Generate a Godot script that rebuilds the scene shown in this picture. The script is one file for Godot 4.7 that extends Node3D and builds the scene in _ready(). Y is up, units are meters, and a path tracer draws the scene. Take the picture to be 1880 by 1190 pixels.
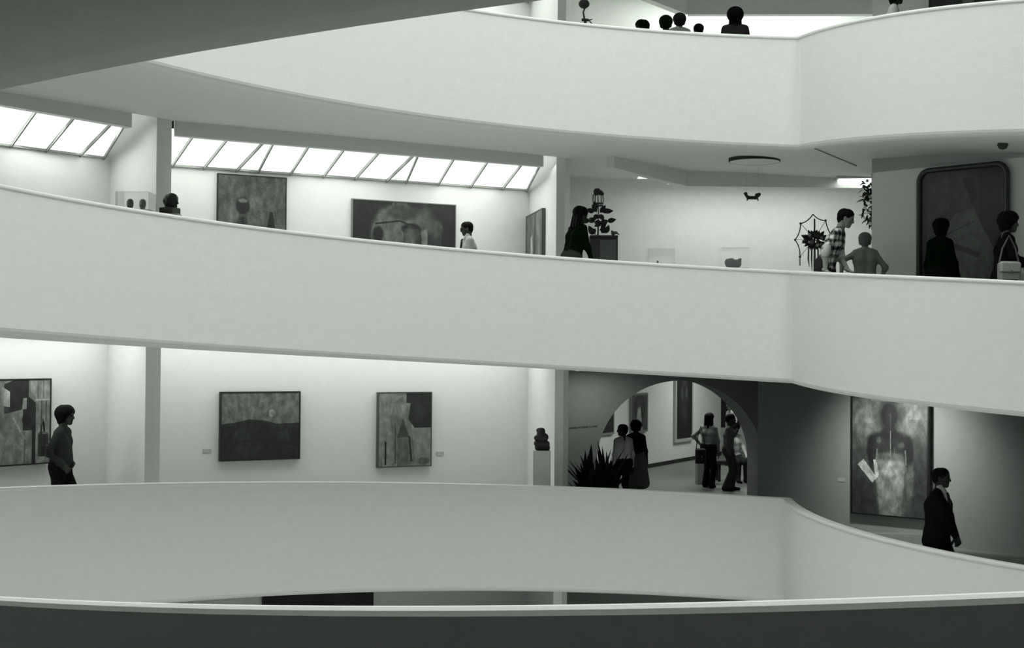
extends Node3D
# A spiral museum rotunda seen across its void. Survey coordinates (x right, h above the eye, z away from the eye) are turned
# into world metres by S(); the ramps are helices about the axis CX, CZ.

const EYE := 9.0
const CX := 2.4433
const CZ := 10.7545
const RISE := 0.44          # metres of fall per radian of ramp
const PITCH := 3.2          # storey height
const FASCIA := 1.53        # parapet plus slab edge
const RAIL := 0.82          # parapet top above its floor
const RADIUS := {3: 8.1, 2: 8.25, 1: 8.395, 0: 8.552, -1: 9.955, -2: 10.15}
const SHIFT := {3: -0.08, 2: -0.06, 1: -0.039, 0: 0.0, -1: -0.031, -2: -0.05}
const CREASE := {3: 0.17, 2: 0.168, 1: 0.1655, 0: 0.155, -1: 0.1525, -2: 0.15}
const BULGE := {3: [1.4, 5.2], 2: [1.4, 5.1], 1: [1.428, 4.93], 0: [1.513, 4.11], -1: [1.62, 4.78], -2: [1.62, 4.9]}
const WORD := {2: "top", 1: "upper", 0: "middle", -1: "lower", -2: "lowest"}
const WA := Vector2(-9.689, 15.139)
const WB := Vector2(-5.738, 20.468)
const WC := Vector2(0.379, 23.792)
const WD := Vector2(6.945, 23.163)
const BA0 := Vector2(-9.2, 15.42)
const BA1 := Vector2(-5.12, 18.95)
const BB0 := Vector2(-4.66, 19.42)
const BB1 := Vector2(0.45, 21.02)

var M := {}
var used := {}

# ---------------------------------------------------------------- helpers
func S(x: float, h: float, z: float) -> Vector3:
	return Vector3(x, h + EYE, -z)

func polar(th: float, r: float) -> Vector2:
	return Vector2(CX + r * sin(th), CZ + r * cos(th))

func top(k: int, th: float) -> float:
	return 1.1491 + PITCH * k - RISE * th + SHIFT[k]

func crease_point(k: int) -> Vector3:      # x, h, z
	var p := polar(CREASE[k], RADIUS[k])
	return Vector3(p.x, top(k, CREASE[k]), p.y)

func ramp_floor(k: int, x: float, z: float) -> float:
	var th := atan2(x - CX, z - CZ)
	var c := crease_point(k)
	var y := top(k, th) - RAIL
	if th >= CREASE[k]:
		y = c.y - RAIL - 0.05 * maxf(0, x - c.x) - 0.0585 * maxf(0, c.z - z)
	if k == -1:
		y -= 0.18 * clampf((z - 22.0) / 4.5, 0, 1)
	return y

func g(v: float) -> Color:                 # a photographic grey with the print's faint green cast
	var t := 0.06 * (1.0 - v)
	return Color(v * (0.998 - t), v, v * (0.996 - t))

func flat(v: float, rough := 0.7, metal := 0.0) -> StandardMaterial3D:
	var key := "%.3f_%.2f_%.2f" % [v, rough, metal]
	if not M.has(key):
		var m := StandardMaterial3D.new()
		m.albedo_color = g(v)
		m.roughness = rough
		m.metallic = metal
		M[key] = m
	return M[key]

func grained(v: float, amount: float, size: float, rough: float, bump := 0.15) -> StandardMaterial3D:
	var m := StandardMaterial3D.new()
	var n := FastNoiseLite.new()
	n.seed = int(v * 1000) + 3
	n.frequency = 0.02
	n.fractal_octaves = 4
	var ramp := Gradient.new()
	ramp.set_color(0, g(maxf(v - amount, 0)))
	ramp.set_color(1, g(minf(v + amount, 1)))
	var t := NoiseTexture2D.new()
	t.width = 512
	t.height = 512
	t.seamless = true
	t.noise = n
	t.color_ramp = ramp
	m.albedo_texture = t
	var n2 := FastNoiseLite.new()
	n2.seed = 11
	n2.frequency = 0.09
	var t2 := NoiseTexture2D.new()
	t2.width = 512
	t2.height = 512
	t2.seamless = true
	t2.noise = n2
	t2.as_normal_map = true
	t2.bump_strength = 2.0
	m.normal_enabled = true
	m.normal_texture = t2
	m.normal_scale = bump
	m.roughness = rough
	m.uv1_triplanar = true
	m.uv1_world_triplanar = true
	m.uv1_scale = Vector3.ONE / size
	return m

class MB:
	var v := PackedVector3Array()
	var n := PackedVector3Array()
	var t := PackedVector2Array()
	var c := PackedColorArray()
	var i := PackedInt32Array()
	var colour := Color.WHITE
	var coloured := false
	func put(p: Vector3, nn: Vector3, uv := Vector2.ZERO) -> int:
		v.append(p)
		n.append(nn)
		t.append(uv)
		c.append(colour)
		return v.size() - 1
	func face(a: int, b: int, d: int) -> void:
		var f := (v[d] - v[a]).cross(v[b] - v[a])
		if f.dot(n[a] + n[b] + n[d]) < 0:
			i.append_array([a, d, b])
		else:
			i.append_array([a, b, d])
	func quad(a: Vector3, b: Vector3, d: Vector3, e: Vector3, nn: Vector3) -> void:
		var q := put(a, nn, Vector2(0, 1))
		put(b, nn, Vector2(1, 1))
		put(d, nn, Vector2(1, 0))
		put(e, nn, Vector2(0, 0))
		face(q, q + 1, q + 2)
		face(q, q + 2, q + 3)
	func box(x: Transform3D, s: Vector3) -> void:
		var h := s / 2
		for ax in 3:
			for sg in [-1.0, 1.0]:
				var nn := Vector3.ZERO
				nn[ax] = sg
				var u := Vector3.ZERO
				var w := Vector3.ZERO
				u[(ax + 1) % 3] = h[(ax + 1) % 3]
				w[(ax + 2) % 3] = h[(ax + 2) % 3]
				if ax == 0:
					var k := u
					u = w
					w = k
				if ax == 1:
					var k2 := u
					u = w
					w = k2
				var o := nn * h[ax]
				quad(x * (o - u - w), x * (o + u - w), x * (o + u + w), x * (o - u + w), (x.basis * nn).normalized())
	func bevel_box(x: Transform3D, s: Vector3, b: float) -> void:   # chamfered along the vertical and top edges
		var r := PackedVector2Array()
		var h := s / 2
		for q in [[-1, -1], [1, -1], [1, 1], [-1, 1]]:
			var sx: float = q[0]
			var sz: float = q[1]
			var p1 := Vector2(sx * (h.x - b), sz * h.z)
			var p2 := Vector2(sx * h.x, sz * (h.z - b))
			if sx * sz > 0:
				r.append(p2)
				r.append(p1)
			else:
				r.append(p1)
				r.append(p2)
		var m := r.size()
		for k in m:
			var a := r[k]
			var d := r[(k + 1) % m]
			var e := (d - a).normalized()
			var nn := Vector3(e.y, 0, -e.x)
			if nn.dot(Vector3(a.x + d.x, 0, a.y + d.y)) < 0:
				nn = -nn
			quad(x * Vector3(a.x, -h.y, a.y), x * Vector3(d.x, -h.y, d.y), x * Vector3(d.x, h.y - b, d.y), x * Vector3(a.x, h.y - b, a.y), x.basis * nn)
			var f := 1.0 - b / maxf(h.x, h.z)
			quad(x * Vector3(a.x, h.y - b, a.y), x * Vector3(d.x, h.y - b, d.y), x * Vector3(d.x * f, h.y, d.y * f), x * Vector3(a.x * f, h.y, a.y * f), (x.basis * (nn + Vector3.UP)).normalized())
		for sg in [-1.0, 1.0]:
			var first := v.size()
			var f2 := 1.0 - b / maxf(h.x, h.z) if sg > 0 else 1.0
			for p in r:
				put(x * Vector3(p.x * f2, h.y * sg, p.y * f2), x.basis * Vector3(0, sg, 0))
			for k in range(1, m - 1):
				face(first, first + k, first + k + 1)
	func tube(pts: Array, radii: Array, sides := 8, caps := true) -> void:
		var first := v.size()
		var last := pts.size() - 1
		var side := Vector3.RIGHT
		for k in pts.size():
			var d: Vector3 = (pts[mini(k + 1, last)] - pts[maxi(k - 1, 0)]).normalized()
			if absf(side.dot(d)) > 0.95 or k == 0:
				side = Vector3.UP if absf(d.y) < 0.9 else Vector3.RIGHT
			side = (side - d * side.dot(d)).normalized()
			var up := d.cross(side)
			for s in sides + 1:
				var a := TAU * s / sides
				var nn := side * cos(a) + up * sin(a)
				put(pts[k] + nn * float(radii[k]), nn, Vector2(float(s) / sides, float(k) / last))
		for k in last:
			for s in sides:
				var q := first + k * (sides + 1) + s
				face(q, q + 1, q + sides + 2)
				face(q, q + sides + 2, q + sides + 1)
		if caps:
			for k in [0, last]:
				var d2: Vector3 = (pts[k] - pts[1 if k == 0 else last - 1]).normalized()
				var mid := put(pts[k], d2)
				for s in sides + 1:
					put(v[first + k * (sides + 1) + s], d2)
				for s in sides:
					face(mid, mid + 1 + s, mid + 2 + s)
	func lathe(profile: Array, x: Transform3D, sides := 20) -> void:
		var first := v.size()
		for k in profile.size():
			var a: Vector2 = profile[maxi(k - 1, 0)]
			var b: Vector2 = profile[mini(k + 1, profile.size() - 1)]
			var e := (b - a).normalized()
			for s in sides + 1:
				var w := TAU * s / sides
				var nn := Vector3(e.y * cos(w), -e.x, e.y * sin(w))
				if nn.length() < 0.1:
					nn = Vector3.UP
				put(x * Vector3(profile[k].x * cos(w), profile[k].y, profile[k].x * sin(w)), (x.basis.orthonormalized() * nn).normalized(), Vector2(float(s) / sides, profile[k].y))
		for k in profile.size() - 1:
			for s in sides:
				var q := first + k * (sides + 1) + s
				face(q, q + 1, q + sides + 2)
				face(q, q + sides + 2, q + sides + 1)
	func ball(p: Vector3, r: Vector3, sides := 12) -> void:
		var pr := []
		for k in 9:
			var a := -PI / 2 + PI * k / 8
			pr.append(Vector2(cos(a), sin(a)))
		lathe(pr, Transform3D(Basis.from_scale(r), p), sides)
	func prism(poly: PackedVector2Array, y0: Array, y1: Array) -> void:   # plan polygon in survey x, z with a height at each corner
		var m := poly.size()
		var mid := Vector2.ZERO
		for p in poly:
			mid += p / m
		for k in m:
			var a := poly[k]
			var b := poly[(k + 1) % m]
			var e := (b - a).normalized()
			var nn := Vector3(e.y, 0, e.x)
			if nn.dot(Vector3((a + b).x / 2 - mid.x, 0, -((a + b).y / 2 - mid.y))) < 0:
				nn = -nn
			var k2 := (k + 1) % m
			quad(Vector3(a.x, y0[k] + 9.0, -a.y), Vector3(b.x, y0[k2] + 9.0, -b.y), Vector3(b.x, y1[k2] + 9.0, -b.y), Vector3(a.x, y1[k] + 9.0, -a.y), nn)
		var tr := Geometry2D.triangulate_polygon(poly)
		for sg in [-1.0, 1.0]:
			var first := v.size()
			for k in m:
				put(Vector3(poly[k].x, (y1[k] if sg > 0 else y0[k]) + 9.0, -poly[k].y), Vector3(0, sg, 0))
			for k in range(0, tr.size(), 3):
				face(first + tr[k], first + tr[k + 1], first + tr[k + 2])
	func mesh() -> ArrayMesh:
		var a := []
		a.resize(Mesh.ARRAY_MAX)
		a[Mesh.ARRAY_VERTEX] = v
		a[Mesh.ARRAY_NORMAL] = n
		a[Mesh.ARRAY_TEX_UV] = t
		if coloured:
			a[Mesh.ARRAY_COLOR] = c
		a[Mesh.ARRAY_INDEX] = i
		var m := ArrayMesh.new()
		m.add_surface_from_arrays(Mesh.PRIMITIVE_TRIANGLES, a)
		return m

func numbered(called: String) -> String:
	if not used.has(called):
		used[called] = 0
		return called
	used[called] += 1
	return "%s_%03d" % [called, used[called]]

func tag(o: Node, label: String, category: String, group := "", kind := "") -> Node:
	o.set_meta("label", label)
	o.set_meta("category", category)
	if group:
		o.set_meta("group", group)
	if kind:
		o.set_meta("kind", kind)
	return o

func thing(called: String, at: Vector3, turn: float, label: String, category: String, group := "", kind := "") -> Node3D:
	var o := Node3D.new()
	o.name = numbered(called)
	add_child(o)
	o.position = at
	o.rotation.y = turn
	tag(o, label, category, group, kind)
	return o

func part(called: String, b, m: Material, parent: Node) -> MeshInstance3D:
	var o := MeshInstance3D.new()
	o.name = called
	o.mesh = b.mesh() if b is MB else b
	o.material_override = m
	parent.add_child(o, true)
	return o

func solo(called: String, b, m: Material, label: String, category: String, group := "", kind := "") -> MeshInstance3D:
	var o := MeshInstance3D.new()
	o.name = numbered(called)
	o.mesh = b.mesh() if b is MB else b
	o.material_override = m
	add_child(o)
	tag(o, label, category, group, kind)
	return o

func T(p: Vector3, yaw := 0.0) -> Transform3D:
	return Transform3D(Basis(Vector3.UP, yaw), p)

func area(called: String, at: Vector3, right: Vector3, down: Vector3, size: Vector2, radiance: float, parent: Node = null) -> AreaLight3D:
	# the light leaves along its own -z
	var l := AreaLight3D.new()
	l.name = called
	(parent if parent else self).add_child(l, true)
	var zz := -down.normalized()
	var xx := (right - zz * right.dot(zz)).normalized()
	l.global_transform = Transform3D(Basis(xx, zz.cross(xx), zz), at)
	l.area_size = size
	l.area_normalize_energy = true
	l.light_energy = radiance * size.x * size.y / PI
	l.light_color = Color(0.985, 1.0, 0.98)
	l.area_range = 60.0
	l.shadow_enabled = true
	return l

# ---------------------------------------------------------------- distance field figures
func fsdf(mb: MB, bones: Array, cuts: Array, cell: float, soft: float, pattern := "") -> void:
	var lo := Vector3.ONE * 1e9
	var hi := -lo
	for b in bones:
		var r: float = maxf(b[2], b[3]) + cell * 2.5
		lo = lo.min(Vector3(b[0]) - Vector3.ONE * r).min(Vector3(b[1]) - Vector3.ONE * r)
		hi = hi.max(Vector3(b[0]) + Vector3.ONE * r).max(Vector3(b[1]) + Vector3.ONE * r)
	var nx := int((hi.x - lo.x) / cell) + 2
	var ny := int((hi.y - lo.y) / cell) + 2
	var nz := int((hi.z - lo.z) / cell) + 2
	var f := PackedFloat32Array()
	f.resize(nx * ny * nz)
	f.fill(9.0)
	var near := PackedFloat32Array()
	near.resize(f.size())
	near.fill(9.0)
	var own := PackedByteArray()
	own.resize(f.size())
	var sx := nx * ny
	for pass_ in 2:
		var list: Array = bones if pass_ == 0 else cuts
		for bi in list.size():
			var b: Array = list[bi]
			var a: Vector3 = b[0]
			var ba: Vector3 = Vector3(b[1]) - a
			var bb := maxf(ba.dot(ba), 1e-9)
			var ra: float = b[2]
			var dr: float = float(b[3]) - ra
			var m := maxf(ra, ra + dr) + maxf(soft, cell * 2.2)
			var l2 := a.min(a + ba) - Vector3.ONE * m
			var h2 := a.max(a + ba) + Vector3.ONE * m
			var i0 := maxi(int((l2.x - lo.x) / cell), 0)
			var i1 := mini(int((h2.x - lo.x) / cell) + 1, nx)
			var j0 := maxi(int((l2.y - lo.y) / cell), 0)
			var j1 := mini(int((h2.y - lo.y) / cell) + 1, ny)
			var k0 := maxi(int((l2.z - lo.z) / cell), 0)
			var k1 := mini(int((h2.z - lo.z) / cell) + 1, nz)
			for k in range(k0, k1):
				for j in range(j0, j1):
					var at := k * sx + j * nx + i0
					var p := Vector3(lo.x + i0 * cell, lo.y + j * cell, lo.z + k * cell) - a
					for i in range(i0, i1):
						var h := clampf(p.dot(ba) / bb, 0.0, 1.0)
						var d := (p - ba * h).length() - ra - dr * h
						if pass_ == 0:
							if d < near[at]:
								near[at] = d
								own[at] = bi
							var o := f[at]
							var e := absf(o - d)
							if e < soft:
								f[at] = minf(o, d) - (soft - e) * (soft - e) * 0.25 / soft
							elif d < o:
								f[at] = d
						elif -d > f[at]:
							f[at] = -d
						at += 1
						p.x += cell
	var vid := PackedInt32Array()
	vid.resize(f.size())
	vid.fill(-1)
	var live := PackedInt32Array()
	var lim := cell * 2.3
	var off := PackedInt32Array([0, 1, nx, nx + 1, sx, sx + 1, sx + nx, sx + nx + 1])
	var ed := [0, 1, 2, 3, 4, 5, 6, 7, 0, 2, 1, 3, 4, 6, 5, 7, 0, 4, 1, 5, 2, 6, 3, 7]
	var q := PackedFloat32Array()
	q.resize(8)
	for k in nz - 1:
		for j in ny - 1:
			var at := k * sx + j * nx
			for i in nx - 1:
				if absf(f[at]) < lim:
					var mask := 0
					for c in 8:
						q[c] = f[at + off[c]]
						if q[c] < 0:
							mask |= 1 << c
					if mask != 0 and mask != 255:
						var s := Vector3.ZERO
						var cnt := 0
						for e in 12:
							var c0: int = ed[e * 2]
							var c1: int = ed[e * 2 + 1]
							if (q[c0] < 0) != (q[c1] < 0):
								var w := q[c0] / (q[c0] - q[c1])
								s += Vector3(c0 & 1, (c0 >> 1) & 1, c0 >> 2).lerp(Vector3(c1 & 1, (c1 >> 1) & 1, c1 >> 2), w)
								cnt += 1
						var p2 := lo + (Vector3(i, j, k) + s / cnt) * cell
						var nn := Vector3(q[1] + q[3] + q[5] + q[7] - q[0] - q[2] - q[4] - q[6], q[2] + q[3] + q[6] + q[7] - q[0] - q[1] - q[4] - q[5], q[4] + q[5] + q[6] + q[7] - q[0] - q[1] - q[2] - q[3]).normalized()
						var w2 := 0
						for c in range(1, 8):
							if q[c] < q[w2]:
								w2 = c
						var bone: Array = bones[own[at + off[w2]]]
						mb.colour = bone[4]
						if pattern == "check" and bone.size() > 5:
							var par := (int(floor(p2.x / 0.05 + 50)) + int(floor(p2.z / 0.05 + 50))) % 2 + int(floor(p2.y / 0.05 + 50)) % 2
							mb.colour = [Color(0.02, 0.022, 0.02), Color(0.16, 0.17, 0.16), Color(0.62, 0.64, 0.62)][par]
						vid[at] = mb.put(p2, nn)
						live.append(at)
				at += 1
	for at in live:
		var s0 := f[at] < 0
		if at >= nx + sx and (f[at + 1] < 0) != s0:
			_quad4(mb, vid, at, at - nx, at - nx - sx, at - sx)
		if at >= 1 + sx and (f[at + nx] < 0) != s0:
			_quad4(mb, vid, at, at - 1, at - 1 - sx, at - sx)
		if at >= nx + 1 and (f[at + sx] < 0) != s0:
			_quad4(mb, vid, at, at - 1, at - 1 - nx, at - nx)

func _quad4(mb: MB, vid: PackedInt32Array, a: int, b: int, c: int, d: int) -> void:
	if vid[a] < 0 or vid[b] < 0 or vid[c] < 0 or vid[d] < 0:
		return
	mb.face(vid[a], vid[b], vid[c])
	mb.face(vid[a], vid[c], vid[d])

func lin(v: float) -> Color:
	var c := g(v)
	return c.srgb_to_linear()

func bend(a: Vector3, b: Vector3, l1: float, l2: float, hint: Vector3) -> Array:   # the middle joint of a two-bone limb, and its reached end
	var d := b - a
	var L := d.length()
	if L > (l1 + l2) * 0.995:
		d = d * ((l1 + l2) * 0.995 / L)
		L = d.length()
	var x := (l1 * l1 - l2 * l2 + L * L) / (2 * L)
	var h := sqrt(maxf(l1 * l1 - x * x, 0))
	var u := d / L
	var w := (hint - u * hint.dot(u)).normalized()
	return [a + u * x + w * h, a + d]

func hand_bones(out: Array, wrist: Vector3, dir: Vector3, palm: Vector3, side: float, curl: float, skin: Color, s: float) -> void:
	dir = dir.normalized()
	palm = (palm - dir * palm.dot(dir)).normalized()
	var across := dir.cross(palm) * side
	out.append([wrist - dir * 0.03 * s, wrist + dir * 0.02 * s, 0.026 * s, 0.026 * s, skin])
	for q in 3:
		var o := (q - 1) * 0.024 * s
		out.append([wrist + dir * 0.02 * s + across * o * 0.7, wrist + dir * 0.085 * s + across * o, 0.017 * s, 0.014 * s, skin])
	var len_: Array = [0.062, 0.074, 0.079, 0.072]
	for q in 4:
		var o := (q - 1.5) * 0.0215 * s
		var k0 := wrist + dir * (0.09 - 0.006 * absf(q - 2)) * s + across * o
		var ln: float = len_[q] * s
		var d1 := (dir * cos(curl * 0.7) + palm * sin(curl * 0.7) + across * (q - 1.5) * 0.05)
		var k1 := k0 + d1 * ln * 0.5
		var d2 := dir * cos(curl * 1.6) + palm * sin(curl * 1.6)
		var k2 := k1 + d2 * ln * 0.5
		out.append([k0, k1, 0.0095 * s, 0.0088 * s, skin])
		out.append([k1, k2, 0.0088 * s, 0.0078 * s, skin])
	var t0 := wrist + dir * 0.03 * s + across * 0.028 * s
	var t1 := t0 + (dir * 0.55 + across * 0.75 + palm * 0.3).normalized() * 0.045 * s
	var t2 := t1 + (dir * 0.85 + across * 0.25 + palm * 0.4).normalized() * 0.035 * s
	out.append([t0, t1, 0.0125 * s, 0.0105 * s, skin])
	out.append([t1, t2, 0.0105 * s, 0.0088 * s, skin])

# d: top, bottom, skin, hair (greys), style, lean, tilt, head_yaw, head_pitch, lh, rh (hand targets), curl, stride, jacket, skirt, seated, slim, sleeve, check
func person(label: String, x: float, h: float, z: float, yaw: float, tall: float, d: Dictionary) -> Node3D:
	var o := thing("person", S(x, h, z), deg_to_rad(yaw), label, "person")
	var s := tall / 1.75
	var skin := lin(d.get("skin", 0.5))
	var topc := lin(d.get("top", 0.3))
	var low := lin(d.get("bottom", 0.15))
	var slv := lin(d.get("sleeve", d.get("top", 0.3)))
	var shoe := lin(0.12)
	var slim: float = d.get("slim", 1.0)
	var seat: bool = d.get("seated", false)
	var hip := Vector3(0, 0.93 * s, 0)
	if seat:
		hip.y = d.get("seat_height", 0.45) + 0.09
	var tilt := Basis(Vector3.RIGHT, d.get("lean", 0.03)) * Basis(Vector3.FORWARD, d.get("tilt", 0.0))
	var up := tilt * Vector3.UP
	var fw := tilt * Vector3.BACK
	var lf := tilt * Vector3.RIGHT
	var chest := hip + up * 0.33 * s
	var neck := hip + up * 0.53 * s
	var sw := 0.145 * s * slim
	var b := []
	var tk := 1.0 if not d.get("jacket", false) else 1.12
	for q in [-1.0, 1.0]:
		b.append([hip + lf * 0.075 * s * q * slim, hip + up * 0.17 * s + lf * 0.065 * s * q * slim, 0.112 * s * tk, 0.103 * s * tk * slim, topc, 1])
		b.append([hip + up * 0.17 * s + lf * 0.065 * s * q * slim, chest + lf * 0.085 * s * q * slim, 0.103 * s * tk * slim, 0.112 * s * tk * slim, topc, 1])
		b.append([chest + lf * 0.085 * s * q * slim, neck + lf * 0.07 * s * q - up * 0.075 * s, 0.112 * s * tk * slim, 0.07 * s, topc, 1])
		b.append([neck - up * 0.075 * s + lf * sw * q, neck - up * 0.015 * s + lf * 0.035 * s * q, 0.06 * s, 0.045 * s, topc, 1])
		b.append([hip + lf * 0.085 * s * q * slim - up * 0.05 * s, hip + lf * 0.08 * s * q * slim - fw * 0.02 * s, 0.118 * s, 0.118 * s, topc if d.get("jacket", false) else low])
	if d.get("jacket", false):
		for q in [-1.0, 1.0]:
			b.append([hip + lf * 0.08 * s * q, hip + lf * 0.085 * s * q - up * 0.12 * s - fw * 0.03, 0.13 * s, 0.138 * s, topc, 1])
	if d.get("paunch", 0.0) > 0:
		b.append([hip + up * 0.1 * s + fw * 0.04, hip + up * 0.22 * s + fw * 0.03, 0.12 * s, 0.11 * s, topc, 1])
	# legs
	var stride: float = d.get("stride", 0.06)
	for q in [-1.0, 1.0]:
		var hj: Vector3 = hip + lf * 0.09 * s * q * slim - Vector3.UP * 0.04 * s
		var ft := Vector3(0.1 * s * q, 0.085 * s, stride * q)
		if seat:
			ft = Vector3(0.1 * s * q, 0.085 * s, 0.42 * s)
		var kn := bend(hj, ft, 0.43 * s, 0.42 * s, Vector3(0, 0.15, 1))
		var flare: float = d.get("flare", 1.0)
		b.append([hj, kn[0], 0.098 * s, 0.068 * s, low])
		b.append([kn[0], kn[1], 0.068 * s, 0.052 * s * flare, low])
		b.append([Vector3(kn[1].x, 0.045 * s, kn[1].z - 0.03 * s), Vector3(kn[1].x + 0.015 * q, 0.035 * s, kn[1].z + 0.17 * s), 0.044 * s, 0.034 * s, shoe])
	if d.has("skirt"):
		for q in 5:
			var w := (q - 2) * 0.05 * s
			b.append([hip + Vector3(w, 0.05 * s, 0), Vector3(w * 1.8, d.skirt * s, 0.02), 0.11 * s, 0.12 * s, low])
	# arms
	var hands := []
	for q in [1.0, -1.0]:
		var sh: Vector3 = neck - up * 0.085 * s + lf * (sw + 0.015) * q
		var want: Vector3 = (d.get("lh" if q > 0 else "rh", Vector3(0.235 * q, 0.78, 0.06))) * s
		var hint: Vector3 = d.get("elbow", Vector3(0.5, 0, -0.7))
		hint.x *= q
		var el := bend(sh, want, 0.29 * s, 0.27 * s, hint)
		var fore := slv if not d.get("bare", false) else skin
		b.append([sh, el[0], 0.056 * s * tk, 0.046 * s * tk, slv, 1])
		if d.get("rolled", false):
			b.append([el[0].lerp(sh, 0.16), el[0].lerp(el[1], 0.12), 0.054 * s, 0.052 * s, lin(0.72)])
		b.append([el[0], el[1], 0.045 * s * tk, 0.031 * s * tk, fore] + ([1] if not d.get("bare", false) else []))
		var hd: Vector3 = d.get("hand_dir", (el[1] - el[0]).normalized() * 0.8 + Vector3.DOWN * 0.3)
		var palm := Vector3(-q * 0.9, 0, -0.2) if not d.has("palm") else Vector3(d.palm)
		hand_bones(hands, el[1], hd, palm, q, d.get("curl", 0.5), skin, s)
	var body := MB.new()
	body.coloured = true
	fsdf(body, b, [], 0.0175, 0.045, "check" if d.get("check", false) else "")
	fsdf(body, hands, [], 0.0068, 0.008)
	# head
	var hb := Basis(Vector3.UP, deg_to_rad(d.get("head_yaw", 0.0))) * Basis(Vector3.RIGHT, deg_to_rad(d.get("head_pitch", 0.0)))
	var hc := neck + Vector3.UP * 0.145 * s + fw * 0.035 * s
	if d.get("lean", 0.0) > 0.3:
		hc = neck + (Vector3.UP + fw * 0.6 + up).normalized() * 0.15 * s
	var P := func(a: float, bb: float, c: float) -> Vector3: return hc + hb * (Vector3(a, bb, c) * s)
	var dark := lin(d.get("skin", 0.5) * 0.35)
	var hbones := [
		[P.call(-0.012, 0.03, -0.03), P.call(-0.008, 0.032, 0.018), 0.08 * s, 0.078 * s, skin], [P.call(0.012, 0.03, -0.03), P.call(0.008, 0.032, 0.018), 0.08 * s, 0.078 * s, skin],
		[P.call(0, -0.02, 0.028), P.call(0, -0.088, 0.058), 0.066 * s, 0.034 * s, skin], [P.call(0.03, -0.02, 0.03), P.call(0.018, -0.08, 0.04), 0.046 * s, 0.032 * s, skin], [P.call(-0.03, -0.02, 0.03), P.call(-0.018, -0.08, 0.04), 0.046 * s, 0.032 * s, skin],
		[P.call(0, 0.012, 0.092), P.call(0, -0.028, 0.104), 0.011 * s, 0.018 * s, skin], [P.call(-0.035, 0.03, 0.074), P.call(0.035, 0.03, 0.074), 0.018 * s, 0.018 * s, skin],
		[P.call(0.079, 0.01, -0.005), P.call(0.077, -0.03, 0.0), 0.017 * s, 0.012 * s, skin], [P.call(-0.079, 0.01, -0.005), P.call(-0.077, -0.03, 0.0), 0.017 * s, 0.012 * s, skin],
		[P.call(0.03, 0.008, 0.085), P.call(0.036, 0.008, 0.083), 0.0095 * s, 0.0095 * s, dark], [P.call(-0.03, 0.008, 0.085), P.call(-0.036, 0.008, 0.083), 0.0095 * s, 0.0095 * s, dark],
		[P.call(-0.02, -0.06, 0.087), P.call(0.02, -0.06, 0.087), 0.0085 * s, 0.0085 * s, lin(d.get("skin", 0.5) * 0.7)],
		[P.call(0, -0.05, -0.03), neck - up * 0.04 * s, 0.053 * s, 0.06 * s, skin]]
	if d.get("collar", false):
		var tb := lin(0.75)
		hbones.append([neck + up * 0.02 * s + lf * 0.035 * s + fw * 0.02 * s, neck - up * 0.03 * s + lf * 0.02 * s + fw * 0.07 * s, 0.04 * s, 0.03 * s, tb])
		hbones.append([neck + up * 0.02 * s - lf * 0.035 * s + fw * 0.02 * s, neck - up * 0.03 * s - lf * 0.02 * s + fw * 0.07 * s, 0.04 * s, 0.03 * s, tb])
		hbones.append([neck - up * 0.03 * s + fw * 0.07 * s, neck - up * 0.2 * s + fw * 0.105 * s, 0.028 * s, 0.026 * s, tb])
	fsdf(body, hbones, [], 0.0085 * maxf(s, 0.8), 0.014)
	var cloth := StandardMaterial3D.new()
	cloth.vertex_color_use_as_albedo = true
	cloth.roughness = 0.9
	cloth.metallic_specular = 0.15
	part("body", body, cloth, o)
	# hair
	var hair := MB.new()
	var hcol := lin(d.get("hair", 0.08))
	hair.coloured = true
	var st: String = d.get("style", "short")
	var grow := ({"short": 0.006, "bowl": 0.016, "long": 0.014, "curly": 0.028, "bald": 0.003}[st] as float) + (d.get("volume", 0.0) as float)
	var hs := [[P.call(-0.012, 0.038, -0.036), P.call(-0.01, 0.046, 0.012), (0.083 + grow) * s, (0.078 + grow) * s, hcol], [P.call(0.012, 0.038, -0.036), P.call(0.01, 0.046, 0.012), (0.083 + grow) * s, (0.078 + grow) * s, hcol]]
	if st == "short" or st == "bald":
		hs.append([P.call(0, -0.02, -0.06), P.call(0, -0.05, -0.05), 0.058 * s, 0.05 * s, hcol])
	if st == "bowl" or st == "curly":
		for q in [-1.0, 1.0]:
			hs.append([P.call(0.062 * q, 0.03, -0.02), P.call(0.066 * q, -0.045, -0.025), (0.034 + grow * 0.5) * s, (0.03 + grow * 0.5) * s, hcol])
		hs.append([P.call(0, 0, -0.06), P.call(0, -0.07, -0.055), (0.068 + grow * 0.4) * s, 0.06 * s, hcol])
	if st == "curly":
		var rn := RandomNumberGenerator.new()
		rn.seed = int(x * 100) + 77
		for q in 26:
			var v3 := Vector3(rn.randf_range(-1, 1), rn.randf_range(-0.35, 1), rn.randf_range(-1, 0.75)).normalized()
			hs.append([P.call(v3.x * 0.098, 0.035 + v3.y * 0.1, -0.012 + v3.z * 0.1), P.call(v3.x * 0.1, 0.035 + v3.y * 0.1, -0.012 + v3.z * 0.1), 0.028 * s, 0.028 * s, hcol])
	if st == "long":
		for q in [-1.0, 0.0, 1.0]:
			hs.append([P.call(0.058 * q, 0.02, -0.05), P.call(0.075 * q, -0.2, -0.055), 0.05 * s, 0.045 * s, hcol])
	var cut := [[P.call(0, -0.025, 0.085), P.call(0, -0.16, 0.075), 0.088 * s, 0.08 * s]]
	if st == "bald":
		cut.append([P.call(0, 0.12, 0.06), P.call(0, 0.13, 0.0), 0.075 * s, 0.07 * s])
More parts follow.
